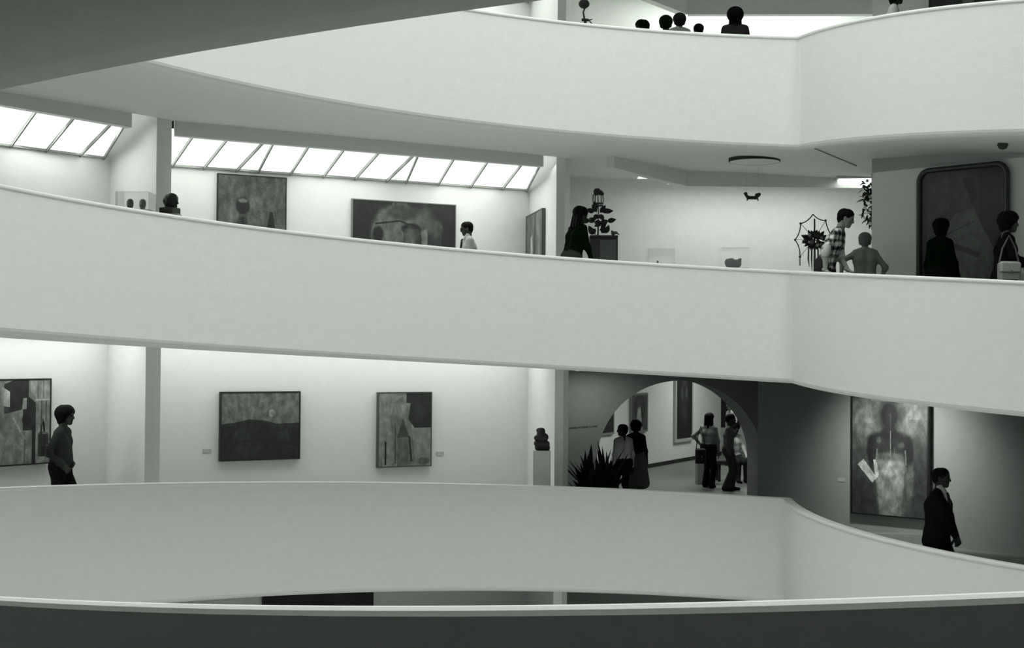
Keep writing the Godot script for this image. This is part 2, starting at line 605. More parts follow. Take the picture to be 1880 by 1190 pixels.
	fsdf(hair, hs, cut, 0.0095, 0.012)
	var hm := StandardMaterial3D.new()
	hm.vertex_color_use_as_albedo = true
	hm.roughness = 0.7
	hm.metallic_specular = 0.2
	part("hair", hair, hm, o)
	if d.get("collar", false):
		var tie := MB.new()
		tie.tube([neck - up * 0.035 * s + fw * 0.108 * s, neck - up * 0.07 * s + fw * 0.128 * s, neck - up * 0.22 * s + fw * 0.142 * s], [0.016, 0.013, 0.024], 6)
		part("necktie", tie, flat(0.08), o)
	if d.get("glasses", false):
		var gl := MB.new()
		for q in [-1.0, 1.0]:
			var ring := []
			var rad := []
			for a in 13:
				ring.append(P.call(0.033 * q + 0.024 * cos(TAU * a / 12), 0.008 + 0.02 * sin(TAU * a / 12), 0.104))
				rad.append(0.004)
			gl.tube(ring, rad, 5, false)
			gl.tube([P.call(0.056 * q, 0.012, 0.103), P.call(0.085 * q, 0.012, 0.01)], [0.004, 0.004], 5)
		gl.tube([P.call(-0.012, 0.012, 0.106), P.call(0.012, 0.012, 0.106)], [0.004, 0.004], 5)
		part("eyeglasses", gl, flat(0.05, 0.3), o)
	return o

# ---------------------------------------------------------------- building shell
func sweep(mb: MB, path: Array, norms: Array, profile: Array) -> void:   # path: Vector3(x, h, z) survey; norms: Vector2 (mitred, toward the void)
	for e in profile.size():
		var a: Vector2 = profile[e]
		var b: Vector2 = profile[(e + 1) % profile.size()]
		var dd := (b - a).normalized()
		var pn := Vector2(-dd.y, dd.x)      # profile runs clockwise: normal to its left
		var first := mb.v.size()
		for k in path.size():
			var p: Vector3 = path[k]
			var n2: Vector2 = norms[k]
			var un := n2.normalized()
			var nn := Vector3(un.x * pn.x, pn.y, -un.y * pn.x).normalized()
			mb.put(S(p.x + n2.x * a.x, p.y + a.y, p.z + n2.y * a.x), nn)
			mb.put(S(p.x + n2.x * b.x, p.y + b.y, p.z + n2.y * b.x), nn)
		for k in path.size() - 1:
			var q := first + k * 2
			mb.face(q, q + 1, q + 3)
			mb.face(q, q + 3, q + 2)

func ring_path(k: int, th0: float) -> Array:      # [left arc, its normals, bulge, its normals]
	var pa := []
	var na := []
	var steps := 90
	for i in steps + 1:
		var th := lerpf(th0, CREASE[k], float(i) / steps)
		var p := polar(th, RADIUS[k])
		pa.append(Vector3(p.x, top(k, th), p.y))
		na.append(Vector2(-sin(th), -cos(th)))
	var c := crease_point(k)
	var a0: float = BULGE[k][0]
	var r2: float = BULGE[k][1]
	var pb := []
	var nb := []
	for i in 61:
		var s := 8.5 * i / 60.0
		var a := a0 - s / r2
		pb.append(Vector3(c.x + r2 * (sin(a0) - sin(a)), c.y - 0.07 * s, c.z - r2 * (cos(a) - cos(a0))))
		nb.append(Vector2(-sin(a), -cos(a)))
	var m: Vector2 = na[-1] + nb[0]
	m = m / (1.0 + na[-1].dot(nb[0]))
	var n1: Vector2 = na[-1]
	na[-1] = m
	nb[0] = m
	return [pa, na, pb, nb, n1]

const RAIL_PROFILE := [Vector2(-0.15, -1.53), Vector2(-0.15, -0.03), Vector2(-0.13, -0.006), Vector2(-0.1, 0.0), Vector2(-0.01, 0.0), Vector2(0.008, -0.006), Vector2(0.014, -0.018), Vector2(0.014, -0.034), Vector2(0.008, -0.045), Vector2(0.0, -0.05), Vector2(0.0, -1.47), Vector2(-0.01, -1.5), Vector2(-0.03, -1.522), Vector2(-0.06, -1.53)]

func line_radius(a: Vector2, b: Vector2, th: float) -> float:
	var d := Vector2(sin(th), cos(th))
	var e := b - a
	var o := a - Vector2(CX, CZ)
	return (o.x * e.y - o.y * e.x) / (d.x * e.y - d.y * e.x)

func beam_radius(th: float) -> float:
	if th < -0.7:
		return minf(line_radius(BA0, BA1, th), 11.9) if th > -1.5 else 11.9
	return line_radius(BB0, BB1, th)

func parapet(k: int) -> void:
	var r := ring_path(k, -2.05)
	var mb := MB.new()
	sweep(mb, r[0], r[1], RAIL_PROFILE)
	sweep(mb, r[2], r[3], RAIL_PROFILE)
	solo("wall_parapet_" + WORD[k], mb, M.plaster, "smooth white curved ramp parapet, " + {2: "highest of the stacked rings", 1: "the band across the top of the view", 0: "the broad middle band below the skylights", -1: "the lower band below the landscape painting", -2: "the lowest ring under the others"}[k], "parapet", "", "structure")

func slab(k: int) -> void:
	var mb := MB.new()
	var fb := MB.new()
	var n := 64
	var rows := []
	for i in n + 1:
		var th := lerpf(-2.05, -0.157, float(i) / n)
		var t := top(k, th)
		var r0: float = RADIUS[k] + 0.13
		var rb := beam_radius(th) if k > 0 else float(RADIUS[k]) + 0.95
		var row := []
		for q in [[r0, t - RAIL], [13.7, t - RAIL], [13.7, t - RAIL - 0.12], [rb, t - RAIL - 0.12], [rb, t - FASCIA], [r0, t - FASCIA]]:
			var p := polar(th, q[0])
			row.append(S(p.x, q[1], p.y))
		rows.append(row)
	for e in 5:
		for i in n:
			var a: Vector3 = rows[i][e]
			var b: Vector3 = rows[i][e + 1]
			var c: Vector3 = rows[i + 1][e + 1]
			var d: Vector3 = rows[i + 1][e]
			var nn := (c - a).cross(b - d).normalized()
			var want: Vector3 = [Vector3.UP, Vector3(0, 0, -1), Vector3.DOWN, Vector3(0, 0, -1), Vector3.DOWN][e]
			if nn.dot(want) < 0:
				nn = -nn
			(fb if e == 0 else mb).quad(a, b, c, d, nn)
	# the landing to the right of the last fin
	var r := ring_path(k, -0.157)
	var poly := PackedVector2Array()
	for i in r[0].size():
		if i % 6 == 0 or i == r[0].size() - 1:
			poly.append(Vector2(r[0][i].x, r[0][i].z) - r[1][i] * 0.13)
	for i in range(2, r[2].size(), 3):
		poly.append(Vector2(r[2][i].x, r[2][i].z) - r[3][i] * 0.13)
	var back := 27.7 if k <= 0 and k > -2 else 24.4
	poly.append_array([Vector2(11.5, poly[-1].y), Vector2(11.5, back), Vector2(0.1, back)])
	var x := -1.0
	while x < 11.6:
		var z := 13.0
		while z < back + 0.1:
			var cell := PackedVector2Array([Vector2(x, z), Vector2(x + 0.6, z), Vector2(x + 0.6, z + 0.6), Vector2(x, z + 0.6)])
			for piece in Geometry2D.intersect_polygons(cell, poly):
				var tr := Geometry2D.triangulate_polygon(piece)
				for up in [1.0, -1.0]:
					var to: MB = fb if up > 0 else mb
					var first := to.v.size()
					for p in piece:
						var y := ramp_floor(k, p.x, p.y)
						if up < 0:
							y -= FASCIA - RAIL - 0.025
							if k == -1:
								y = minf(y, ramp_floor(-1, p.x, minf(p.y, 22)) - FASCIA + RAIL)
						to.put(S(p.x, y, p.y), Vector3(0, up, 0))
					for q in range(0, tr.size(), 3):
						to.face(first + tr[q], first + tr[q + 1], first + tr[q + 2])
			z += 0.6
		x += 0.6
	solo("ceiling_under_" + WORD[k], mb, M.ceiling, "white plastered underside of the ramp behind the " + WORD[k] + " parapet", "ceiling", "", "structure")
	solo("floor_" + WORD[k], fb, M.ramp_floor, "dark grey ramp floor behind the " + WORD[k] + " parapet", "floor", "", "structure")

func wall(called: String, a: Vector2, b: Vector2, y0: float, y1: float, thick: float, m: Material, label: String, side := 1.0) -> MeshInstance3D:
	var e := (b - a).normalized()
	var n := Vector2(-e.y, e.x) * thick * side      # away from the room
	var mb := MB.new()
	mb.prism(PackedVector2Array([a, b, b + n, a + n]), [y0, y0, y0, y0], [y1, y1, y1, y1])
	return solo(called, mb, m, label, "wall", "", "structure")

func fin(k: int, th: float, r0: float, r1: float, facet: float, label: String) -> void:
	var d := Vector2(sin(th), cos(th))
	var s := Vector2(cos(th), -sin(th))
	var c := Vector2(CX, CZ)
	var t := 0.115
	var poly := PackedVector2Array([c + d * (r1 + 0.1) - s * t, c + d * r0 - s * t, c + d * r0 + s * 0.015, c + d * (r0 + facet) + s * t, c + d * (r1 + 0.1) + s * t])
	var y0 := top(k, th) - RAIL - 0.05
	var y1 := top(k + 1, th) - FASCIA + 0.5
	var mid := MB.new()
	mid.prism(poly, [y0, y0, y0, y0, y0], [y1, y1, y1, y1, y1])
	solo("wall_fin_" + WORD[k], mid, M.plaster, label, "wall", "", "structure")

func beam(called: String, pts: Array, label: String) -> void:     # pts: [x, z, bottom, top]
	var mb := MB.new()
	for i in pts.size() - 1:
		var a := Vector2(pts[i][0], pts[i][1])
		var b := Vector2(pts[i + 1][0], pts[i + 1][1])
		var e := (b - a).normalized()
		var n := Vector2(-e.y, e.x) * 0.14
		mb.prism(PackedVector2Array([a, b, b + n, a + n]), [pts[i][2], pts[i + 1][2], pts[i + 1][2], pts[i][2]], [pts[i][3], pts[i + 1][3], pts[i + 1][3], pts[i][3]])
	solo(called, mb, M.ceiling, label, "beam", "", "structure")

func skylight(number: int, wa: Vector2, wb: Vector2, ba: Vector2, bb: Vector2, yw: Array, yb: Array, sw: Array, sb: Array, groups: Array, label: String, glow: float) -> void:
	# panes between the wall head (wa to wb) and the beam (ba to bb); sw and sb are mullion places in metres along each
	var o := thing("window_%d" % number, Vector3.ZERO, 0, label, "skylight", "", "structure")
	var away := (bb - ba).normalized()
	ba += Vector2(-away.y, away.x) * 0.15
	bb += Vector2(-away.y, away.x) * 0.15
	var lw := wa.distance_to(wb)
	var lb := ba.distance_to(bb)
	var P := func(along: float, at_wall: bool) -> Vector3:
		var q := wa.lerp(wb, along / lw) if at_wall else ba.lerp(bb, along / lb)
		var y: float = lerpf(yw[0], yw[1], along / lw) if at_wall else lerpf(yb[0], yb[1], along / lb)
		return S(q.x, y, q.y)
	for i in sw.size():
		var w: Vector3 = P.call(sw[i], true)
		var q: Vector3 = P.call(sb[i], false)
		var d := (q - w).normalized()
		var side := d.cross(Vector3.UP).normalized()
		var mb := MB.new()
		mb.box(Transform3D(Basis(side, d.cross(side) * -1.0, d), (w + q) / 2 + Vector3.DOWN * 0.022), Vector3(0.02, 0.05, w.distance_to(q)))
		part("mullion", mb, flat(0.55), o)
		if i + 1 < sw.size():
			var w2: Vector3 = P.call(sw[i + 1], true)
			var q2: Vector3 = P.call(sb[i + 1], false)
			var pb := MB.new()
			pb.quad(w, w2, q2, q, Vector3.DOWN)
			var u := Vector3.UP * 0.02
			pb.quad(w + u, w2 + u, q2 + u, q + u, Vector3.UP)
			pb.quad(w, w2, w2 + u, w + u, Vector3(0, 0, -1))
			pb.quad(q, q2, q2 + u, q + u, Vector3(0, 0, 1))
			part("pane", pb, M.glow, o)
	var rail := MB.new()
	var r0: Vector3 = P.call(sw[0], true)
	var r1: Vector3 = P.call(sw[-1], true)
	rail.box(Transform3D(Basis((r1 - r0).normalized(), Vector3.UP, (r1 - r0).normalized().cross(Vector3.UP)), (r0 + r1) / 2 + Vector3(0, -0.01, 0.03)), Vector3(r0.distance_to(r1), 0.03, 0.04))
	part("sill_rail", rail, flat(0.62), o)
	for gr in groups:
		var w0: Vector3 = P.call(sw[gr[0]], true)
		var w1: Vector3 = P.call(sw[gr[1]], true)
		var b0: Vector3 = P.call(sb[gr[0]], false)
		var b1: Vector3 = P.call(sb[gr[1]], false)
		var mid := (w0 + w1 + b0 + b1) / 4
		var rt := ((w1 + b1) - (w0 + b0)) / 2
		var dp := ((w0 + w1) - (b0 + b1)) / 2
		var nn := rt.cross(dp).normalized()
		if nn.y > 0:
			nn = -nn
		area("skylight_glow", mid + nn * 0.012, rt, nn, Vector2(minf(w0.distance_to(w1), b0.distance_to(b1)) * 0.97, dp.length() * 0.95), glow, o)

# ---------------------------------------------------------------- pictures
func art(w: int, h: int, seed_: int, base: float, rough: float, shapes: Array) -> ImageTexture:
	var px := PackedFloat32Array()
	px.resize(w * h)
	px.fill(base)
	for s in shapes:
		var kind: String = s[0]
		if kind == "e":            # cx cy rx ry tone softness
			for y in range(maxi(int((s[2] - s[4] * 1.3) * h), 0), mini(int((s[2] + s[4] * 1.3) * h) + 1, h)):
				for x in range(maxi(int((s[1] - s[3] * 1.3) * w), 0), mini(int((s[1] + s[3] * 1.3) * w) + 1, w)):
					var d := Vector2((float(x) / w - s[1]) / s[3], (float(y) / h - s[2]) / s[4]).length()
					var a := 1.0 - smoothstep(1.0 - s[6], 1.0 + s[6], d)
					px[y * w + x] = lerpf(px[y * w + x], s[5], a)
		elif kind == "p":          # polygon tone
			var poly := PackedVector2Array()
			var lo := Vector2(1, 1)
			var hi := Vector2.ZERO
			for i in range(0, s[1].size(), 2):
				var q := Vector2(s[1][i], s[1][i + 1])
				poly.append(q)
				lo = lo.min(q)
				hi = hi.max(q)
			for y in range(maxi(int(lo.y * h), 0), mini(int(hi.y * h) + 1, h)):
				for x in range(maxi(int(lo.x * w), 0), mini(int(hi.x * w) + 1, w)):
					if Geometry2D.is_point_in_polygon(Vector2((x + 0.5) / w, (y + 0.5) / h), poly):
						px[y * w + x] = lerpf(px[y * w + x], s[2], s[3] if s.size() > 3 else 1.0)
		elif kind == "l":          # x0 y0 x1 y1 width tone
			var a0 := Vector2(s[1] * w, s[2] * h)
			var b0 := Vector2(s[3] * w, s[4] * h)
			var wd: float = s[5] * w
			for y in range(maxi(int(minf(a0.y, b0.y) - wd), 0), mini(int(maxf(a0.y, b0.y) + wd) + 1, h)):
				for x in range(maxi(int(minf(a0.x, b0.x) - wd), 0), mini(int(maxf(a0.x, b0.x) + wd) + 1, w)):
					var c := Geometry2D.get_closest_point_to_segment(Vector2(x, y), a0, b0)
					if c.distance_to(Vector2(x, y)) < wd * 0.5:
						px[y * w + x] = s[6]
	var n := FastNoiseLite.new()
	n.seed = seed_
	n.frequency = 0.025
	n.fractal_octaves = 5
	var img := Image.create(w, h, true, Image.FORMAT_RGB8)
	for y in h:
		for x in w:
			img.set_pixel(x, y, g(clampf((px[y * w + x] * 1.06 - 0.05) * (1.0 + rough * 0.55 * n.get_noise_2d(x * 1.6, y)) + rough * 0.07 * n.get_noise_2d(x * 6.0, y * 6.0 + 900), 0.02, 1)))
	img.generate_mipmaps()
	return ImageTexture.create_from_image(img)

func hang(label: String, a: Vector2, b: Vector2, s0: float, s1: float, y0: float, y1: float, tex: Texture2D, frame: float, fw: float, thick := 0.05, group := "") -> Node3D:
	var e := (b - a).normalized()
	var n := Vector2(e.y, -e.x)
	if n.dot(-a) < 0:
		n = -n
	var mid := a + e * (s0 + s1) / 2 + n * 0.004
	var o := thing("painting", S(mid.x, (y0 + y1) / 2, mid.y), 0, label, "painting", group)
	o.basis = Basis(Vector3(e.x, 0, -e.y), Vector3.UP, Vector3(n.x, 0, -n.y))
	var w := s1 - s0
	var h := y1 - y0
	var c := MB.new()
	c.box(T(Vector3(0, 0, thick / 2)), Vector3(w - fw, h - fw, thick - 0.012))
	var m := StandardMaterial3D.new()
	m.albedo_texture = tex
	m.roughness = 0.6
	part("canvas", c, m, o)
	var f := MB.new()
	f.box(T(Vector3(0, h / 2 - fw / 2, thick / 2)), Vector3(w, fw, thick))
	f.box(T(Vector3(0, -h / 2 + fw / 2, thick / 2)), Vector3(w, fw, thick))
	f.box(T(Vector3(w / 2 - fw / 2, 0, thick / 2)), Vector3(fw, h - fw * 2, thick))
	f.box(T(Vector3(-w / 2 + fw / 2, 0, thick / 2)), Vector3(fw, h - fw * 2, thick))
	part("frame", f, flat(frame, 0.5), o)
	return o

func leaf_mesh(length: float, width: float, droop: float) -> ArrayMesh:
	var mb := MB.new()
	var n := 6
	for sgn in [1.0, -1.0]:
		var first := mb.v.size()
		for i in n + 1:
			var t := float(i) / n
			var w := width * sin(PI * pow(t, 0.75)) * 0.5
			var p := Vector3(0, length * t - droop * t * t * 0.35, droop * t * t)
			for q in [-1.0, 0.0, 1.0]:
				mb.put(p + Vector3(w * q, 0, absf(q) * w * 0.35 - 0.002 * sgn), Vector3(q * 0.3, 0.2, -1).normalized() * -sgn)
		for i in n:
			for q in 2:
				var k := first + i * 3 + q
				mb.face(k, k + 1, k + 4)
				mb.face(k, k + 4, k + 3)
	return mb.mesh()

func add_leaf(parent: Node, m: Mesh, mat: Material, at: Vector3, yaw: float, tip: float, size := 1.0, called := "leaf") -> void:
	var o := MeshInstance3D.new()
	o.name = called
	o.mesh = m
	o.material_override = mat
	o.transform = Transform3D(Basis(Vector3.UP, yaw) * Basis(Vector3.RIGHT, tip) * Basis.from_scale(Vector3.ONE * size), at)
	parent.add_child(o, true)

# ---------------------------------------------------------------- the scene
func _ready() -> void:
	# camera
	var cam := Camera3D.new()
	cam.name = "camera"
	add_child(cam)
	cam.fov = rad_to_deg(2.0 * atan(595.0 / 2600.0))
	cam.near = 0.05
	cam.far = 200.0
	cam.transform = Transform3D(Basis(Vector3.RIGHT, 0.0169) * Basis(Vector3.BACK, 0.0079), Vector3(0, EYE, 0))
	cam.current = true
	# sky (an overcast day, shut out by the building except where glass gives light)
	var env := Environment.new()
	env.background_mode = Environment.BG_COLOR
	env.background_color = g(0.75)
	env.tonemap_mode = Environment.TONE_MAPPER_LINEAR
	env.tonemap_exposure = 1.0
	env.sdfgi_enabled = true
	env.ssao_enabled = true
	env.ssil_enabled = true
	var we := WorldEnvironment.new()
	we.name = "environment"
	we.environment = env
	add_child(we)
	# large lights
	var dome_light := 3.05       # radiance of the glass dome over the void
	var pane_light := 1.85       # skylights in the upper galleries
	var cove_light := 1.25       # laylights of the lower galleries
	area("dome_light", S(CX, 13.3, CZ + 1.0), Vector3.RIGHT, Vector3.DOWN, Vector2(14, 14), dome_light)

	M.plaster = grained(0.89, 0.012, 1.7, 0.75, 0.12)
	M.ceiling = grained(0.87, 0.012, 1.7, 0.8, 0.12)
	M.wall = grained(0.9, 0.012, 2.1, 0.8, 0.1)
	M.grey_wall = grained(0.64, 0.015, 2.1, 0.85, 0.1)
	M.terrazzo = grained(0.48, 0.05, 0.5, 0.45, 0.05)
	M.pale_terrazzo = grained(0.93, 0.04, 0.6, 0.5, 0.05)
	M.ramp_floor = grained(0.7, 0.03, 0.6, 0.55, 0.05)
	M.carpet = grained(0.3, 0.03, 0.4, 0.95, 0.3)
	M.shade = grained(0.36, 0.02, 1.3, 0.95, 0.2)
	var gm := StandardMaterial3D.new()
	gm.albedo_color = g(0.9)
	gm.emission_enabled = true
	gm.emission = Color(0.985, 1.0, 0.985)
	gm.emission_energy_multiplier = 1.2
	M.glow = gm
	M.laylight = gm.duplicate()
	M.laylight.emission_energy_multiplier = 1.25
	var glass := StandardMaterial3D.new()
	glass.albedo_color = Color(0.97, 0.985, 0.975, 0.012)
	glass.transparency = BaseMaterial3D.TRANSPARENCY_ALPHA
	glass.roughness = 0.03
	M.glass = glass

	shell()
	for k in [2, 1, 0, -1, -2]:
		parapet(k)
		slab(k)
	near_side()
	for k in [1, 0, -1, -2]:
		galleries(k, pane_light, cove_light)
	for k in [1, 0]:
		alcove(k)
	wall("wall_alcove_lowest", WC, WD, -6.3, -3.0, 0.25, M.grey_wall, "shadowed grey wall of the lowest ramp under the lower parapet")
	lower_right()
	arch_room()
	pictures()
	middle_objects()
	lower_objects()
	upper_objects()
	people()

func shell() -> void:
	var o := MB.new()
	o.box(T(Vector3(1, 2.25, -16)), Vector3(34, 0.3, 62))
	solo("floor", o, M.pale_terrazzo, "pale terrazzo ground floor of the rotunda far below", "floor", "", "structure")
	for q in [[-16.0, -16.0, 0.4, 62.0, "left"], [18.0, -16.0, 0.4, 62.0, "right"], [1.0, 15.0, 34.0, 0.4, "behind"], [1.0, -47.0, 34.0, 0.4, "far"]]:
		var w := MB.new()
		w.box(T(Vector3(q[0], 11.5, q[1])), Vector3(q[2], 23.4, q[3]))
		solo("wall_" + q[4], w, M.shade, "plain dark outer wall of the building, " + q[4] + " side", "wall", "", "structure")
	# roof with a square opening under the dome
	var r := MB.new()
	r.box(T(Vector3(-10.6, 22.9, -16)), Vector3(10.8, 0.4, 62))
	r.box(T(Vector3(14.0, 22.9, -16)), Vector3(8.6, 0.4, 62))
	r.box(T(Vector3(2.25, 22.9, 5.6)), Vector3(15, 0.4, 18.8))
	r.box(T(Vector3(2.25, 22.9, -33.2)), Vector3(15, 0.4, 28))
	solo("ceiling", r, M.plaster, "flat white roof slab around the glass dome", "roof", "", "structure")
	var d := MB.new()
	var pr := []
	for k in 10:
		var a := PI / 2 * k / 9.0
		pr.append(Vector2(10.8 * cos(a), 3.0 * sin(a)))
	d.lathe(pr, T(S(CX, 14.1, CZ + 1.0)), 32)
	solo("window_9", d, M.glow, "shallow luminous glass dome over the rotunda void", "skylight", "", "structure")

func near_side() -> void:
	var pts := []
	var nor := []
	var up := []
	var un := []
	for i in 61:
		var th := lerpf(-4.0, -2.1, i / 60.0)
		var p := polar(th, 7.0)
		var n := Vector2(-sin(th), -cos(th))
		pts.append(Vector3(p.x, -2.31175 - 0.55814 * th, p.y))
		nor.append(n)
		var p2 := polar(th, 7.7)
		up.append(Vector3(p2.x, -0.4179 - 0.44719 * th + FASCIA, p2.y))
		un.append(n)
	var mb := MB.new()
	sweep(mb, pts, nor, [Vector2(-0.06, -1.53), Vector2(-0.06, -0.025), Vector2(-0.052, -0.009), Vector2(-0.035, 0.0), Vector2(-0.015, 0.0), Vector2(0.0, -0.008), Vector2(0.01, -0.03), Vector2(0.01, -0.06), Vector2(0.0, -0.08), Vector2(0.0, -1.53)])
	solo("wall_parapet_near", mb, M.plaster, "dark near parapet with a lit rounded top across the bottom of the view", "parapet", "", "structure")
	var mc := MB.new()
	sweep(mc, up, un, [Vector2(-0.15, -1.53), Vector2(-0.15, 0.0), Vector2(0.0, 0.0), Vector2(0.0, -1.53)])
	solo("wall_parapet_overhead", mc, M.plaster, "parapet of the ramp overhead on the near side", "parapet", "", "structure")
	for q in [[pts, 7.08, -0.9, -1.53, "floor_near", "floor of the near ramp on which the viewer stands", M.carpet], [up, 7.83, -0.95, -1.53, "ceiling_near", "shadowed underside of the ramp overhead cutting across the top", M.ceiling]]:
		var m2 := MB.new()
		for i in 60:
			var t0 := lerpf(-4.0, -2.1, i / 60.0)
			var t1 := lerpf(-4.0, -2.1, (i + 1) / 60.0)
			for s in [[q[2], Vector3.UP], [q[3], Vector3.DOWN]]:
				var y0: float = q[0][i].y + s[0]
				var y1: float = q[0][i + 1].y + s[0]
				var a := polar(t0, q[1])
				var b := polar(t1, q[1])
				var c := polar(t1, 14.6)
				var d := polar(t0, 14.6)
				m2.quad(S(a.x, y0, a.y), S(b.x, y1, b.y), S(c.x, y1, c.y), S(d.x, y0, d.y), s[1])
		solo(q[4], m2, q[6], q[5], "floor slab", "", "structure")
	var w := MB.new()
	var wp := []
	for i in 61:
		var th := lerpf(-4.0, -2.1, i / 60.0)
		var p := polar(th, 14.5)
		wp.append(Vector3(p.x, 2.5, p.y))
	sweep(w, wp, un, [Vector2(-0.2, -6.0), Vector2(-0.2, 0.0), Vector2(0.0, 0.0), Vector2(0.0, -6.0)])
	solo("wall_near", w, M.shade, "dark covered wall behind the viewer", "wall", "", "structure")

func galleries(k: int, pane: float, cove: float) -> void:
	var dy := top(k + 1, 0) - top(1, 0)
	var low := k < 0
	var r1 := 11.45 if low else 11.2
	var w: String = WORD[k]
	fin(k, -1.224, 11.4, 12.9, 0.015, "white fin wall beyond the left edge of the " + w + " gallery")
	fin(k, -0.70, r1, 12.72, 0.015, "white fin wall at the left of the " + w + " gallery")
	fin(k, -0.157, 10.72, 13.25, 0.11, "white fin wall in the middle of the " + w + " gallery")
	var yw := 2.66 + dy
	var f := top(k, -0.157) - RAIL - 0.1
	var head := 0.26 + dy + 3.2 if low else yw
	if low:
		head = 0.24 + 3.2 * (k + 1) + SHIFT[k + 1]
	wall("wall_back_" + w + "_far_left", polar(-1.75, 12.9), WA, f, head + 0.25, 0.25, M.wall, "white back wall far left of the " + w + " gallery")
	wall("wall_back_" + w + "_left", WA, WB, f, head + (0.03 if not low else 0.25), 0.25, M.wall, "white back wall left of the fin in the " + w + " gallery")
	wall("wall_back_" + w, WB, WC, f, head, 0.25, M.wall, "long white back wall of the " + w + " gallery between the two fins")
	if not low:
		beam("trim_beam_" + w + "_left", [[BA0.x, BA0.y, 3.2 + dy, 3.45 + dy], [-6.47, 17.78, 3.013 + dy, 3.25 + dy], [BA1.x, BA1.y, 2.918 + dy, 3.16 + dy]], "grey ceiling beam in front of the left skylight of the " + w + " gallery")
		beam("trim_beam_" + w, [[BB0.x, BB0.y, 2.885 + dy, 3.12 + dy], [BB1.x, BB1.y, 2.705 + dy, 2.92 + dy]], "grey ceiling beam in front of the long skylight of the " + w + " gallery")
		skylight(1 if k == 0 else 3, WB, WC, BB0, BB1, [2.66 + dy, 2.66 + dy], [2.98 + dy, 2.78 + dy],
			[0.3, 0.802, 1.277, 1.779, 2.12, 2.632, 3.174, 3.702, 4.242, 4.583, 5.148, 5.737, 6.33, 6.791], [-0.19, 0.282, 0.758, 1.267, 1.391, 1.898, 2.409, 2.924, 3.439, 3.489, 4.034, 4.552, 5.082, 5.355],
			[[0, 3], [3, 4], [4, 8], [8, 9], [9, 13]], "glowing slanted glass skylight with thin mullions above the back wall of the " + w + " gallery", pane)
		skylight(2 if k == 0 else 4, WA, WB, BA0, BA1, [2.65 + dy, 2.695 + dy], [3.3 + dy, 3.04 + dy],
			[1.54, 2.1, 2.65, 3.21, 3.77, 4.32, 4.88, 5.437, 5.996, 6.4], [1.06, 1.58, 2.1, 2.62, 3.14, 3.66, 4.18, 4.70, 5.23, 5.39],
			[[0, 4], [4, 8], [8, 9]], "glowing slanted glass skylight left of the fin in the " + w + " gallery", pane * 2.1)
	else:
		for q in [[WB, WC, BB0, BB1], [WA, WB, BA0, BA1]]:
			var a: Vector2 = q[0]
			var b: Vector2 = q[1]
			var c: Vector2 = q[2]
			var d: Vector2 = q[3]
			var y := head - 0.1
			var o := thing("window_%d" % (5 if k == -1 else 7) if q[0] == WB else "window_%d" % (6 if k == -1 else 8), Vector3.ZERO, 0, "recessed glowing laylight over the " + ("long" if q[0] == WB else "left") + " wall of the " + w + " gallery", "skylight", "", "structure")
			var mb := MB.new()
			var na := polar(-0.7 if q[0] == WB else -1.224, 11.6)
			var nb := polar(-0.157 if q[0] == WB else -0.7, 11.5)
			mb.quad(S(a.x, y, a.y), S(b.x, y, b.y), S(nb.x, y, nb.y), S(na.x, y, na.y), Vector3.DOWN)
			part("pane", mb, M.laylight if k == -1 else flat(0.8), o)
			var e := (b - a).normalized()
			var mid := (a + b + na + nb) / 4
			area("laylight_glow", S(mid.x, y - 0.02, mid.y), Vector3(e.x, 0, -e.y), Vector3.DOWN, Vector2(na.distance_to(nb) * 0.94, 0.85), cove * (1.0 if q[0] == WB else 1.3) * (0.95 if k == -1 else 0.12), o)

func alcove(k: int) -> void:
	var dy := top(k + 1, 0) - top(1, 0)
	var w: String = WORD[k]
	var f := 0.0 + dy - 0.3
	var c := 2.95 + dy
	wall("wall_alcove_" + w, WC, WD, f, c, 0.25, M.wall, "white back wall of the alcove in the " + w + " gallery")
	var q0 := Vector2(5.0, 19.7)
	var q1 := Vector2(8.6, 14.91 + 0.6)
	wall("wall_pier_" + w, q0, q1, f - 0.4, c, 0.2, M.wall, "white wall of the pier at the right of the " + w + " gallery")
	wall("wall_pier_return_" + w, q0 + Vector2(0.12, 0.06), Vector2(6.3, 23.4), f, c, 0.2, M.wall, "side wall of the pier closing the " + w + " alcove", -1.0)
	var deep := 0.0 if k == 0 else 0.48
	beam("trim_alcove_beam_" + w, [[1.49, 20.9, 2.677 + dy - deep, 2.95 + dy], [2.72, 22.15, 2.56 + dy - deep, 2.9 + dy], [6.2, 21.75, 2.50 + dy - deep, 2.85 + dy]], "bent grey ceiling beam hiding the alcove light in the " + w + " gallery")
	var o := thing("window_%d" % (11 if k == 0 else 12), Vector3.ZERO, 0, "hidden laylight behind the alcove beam of the " + w + " gallery", "skylight", "", "structure")
	var mb := MB.new()
	var y := 2.68 + dy
	mb.quad(S(2.5, y, 22.35), S(6.0, y, 22.0), S(6.1, y, 22.62), S(2.5, y, 22.97), Vector3.DOWN)
	mb.quad(S(1.98, y + 0.04, 22.18), S(2.58, y + 0.04, 22.18), S(2.58, y + 0.04, 22.58), S(1.98, y + 0.04, 22.58), Vector3.DOWN)
	part("pane", mb, M.glow, o)
	area("alcove_glow", S(4.25, y - 0.02, 22.48), Vector3(1, 0, 0.1), Vector3(0, -1, 0), Vector2(3.5, 0.56), 3.8 if k == 0 else 11.0, o)
	area("alcove_glow", S(2.28, y + 0.035, 22.38), Vector3.RIGHT, Vector3.DOWN, Vector2(0.6, 0.4), 10.0 if k == 0 else 24.0, o)

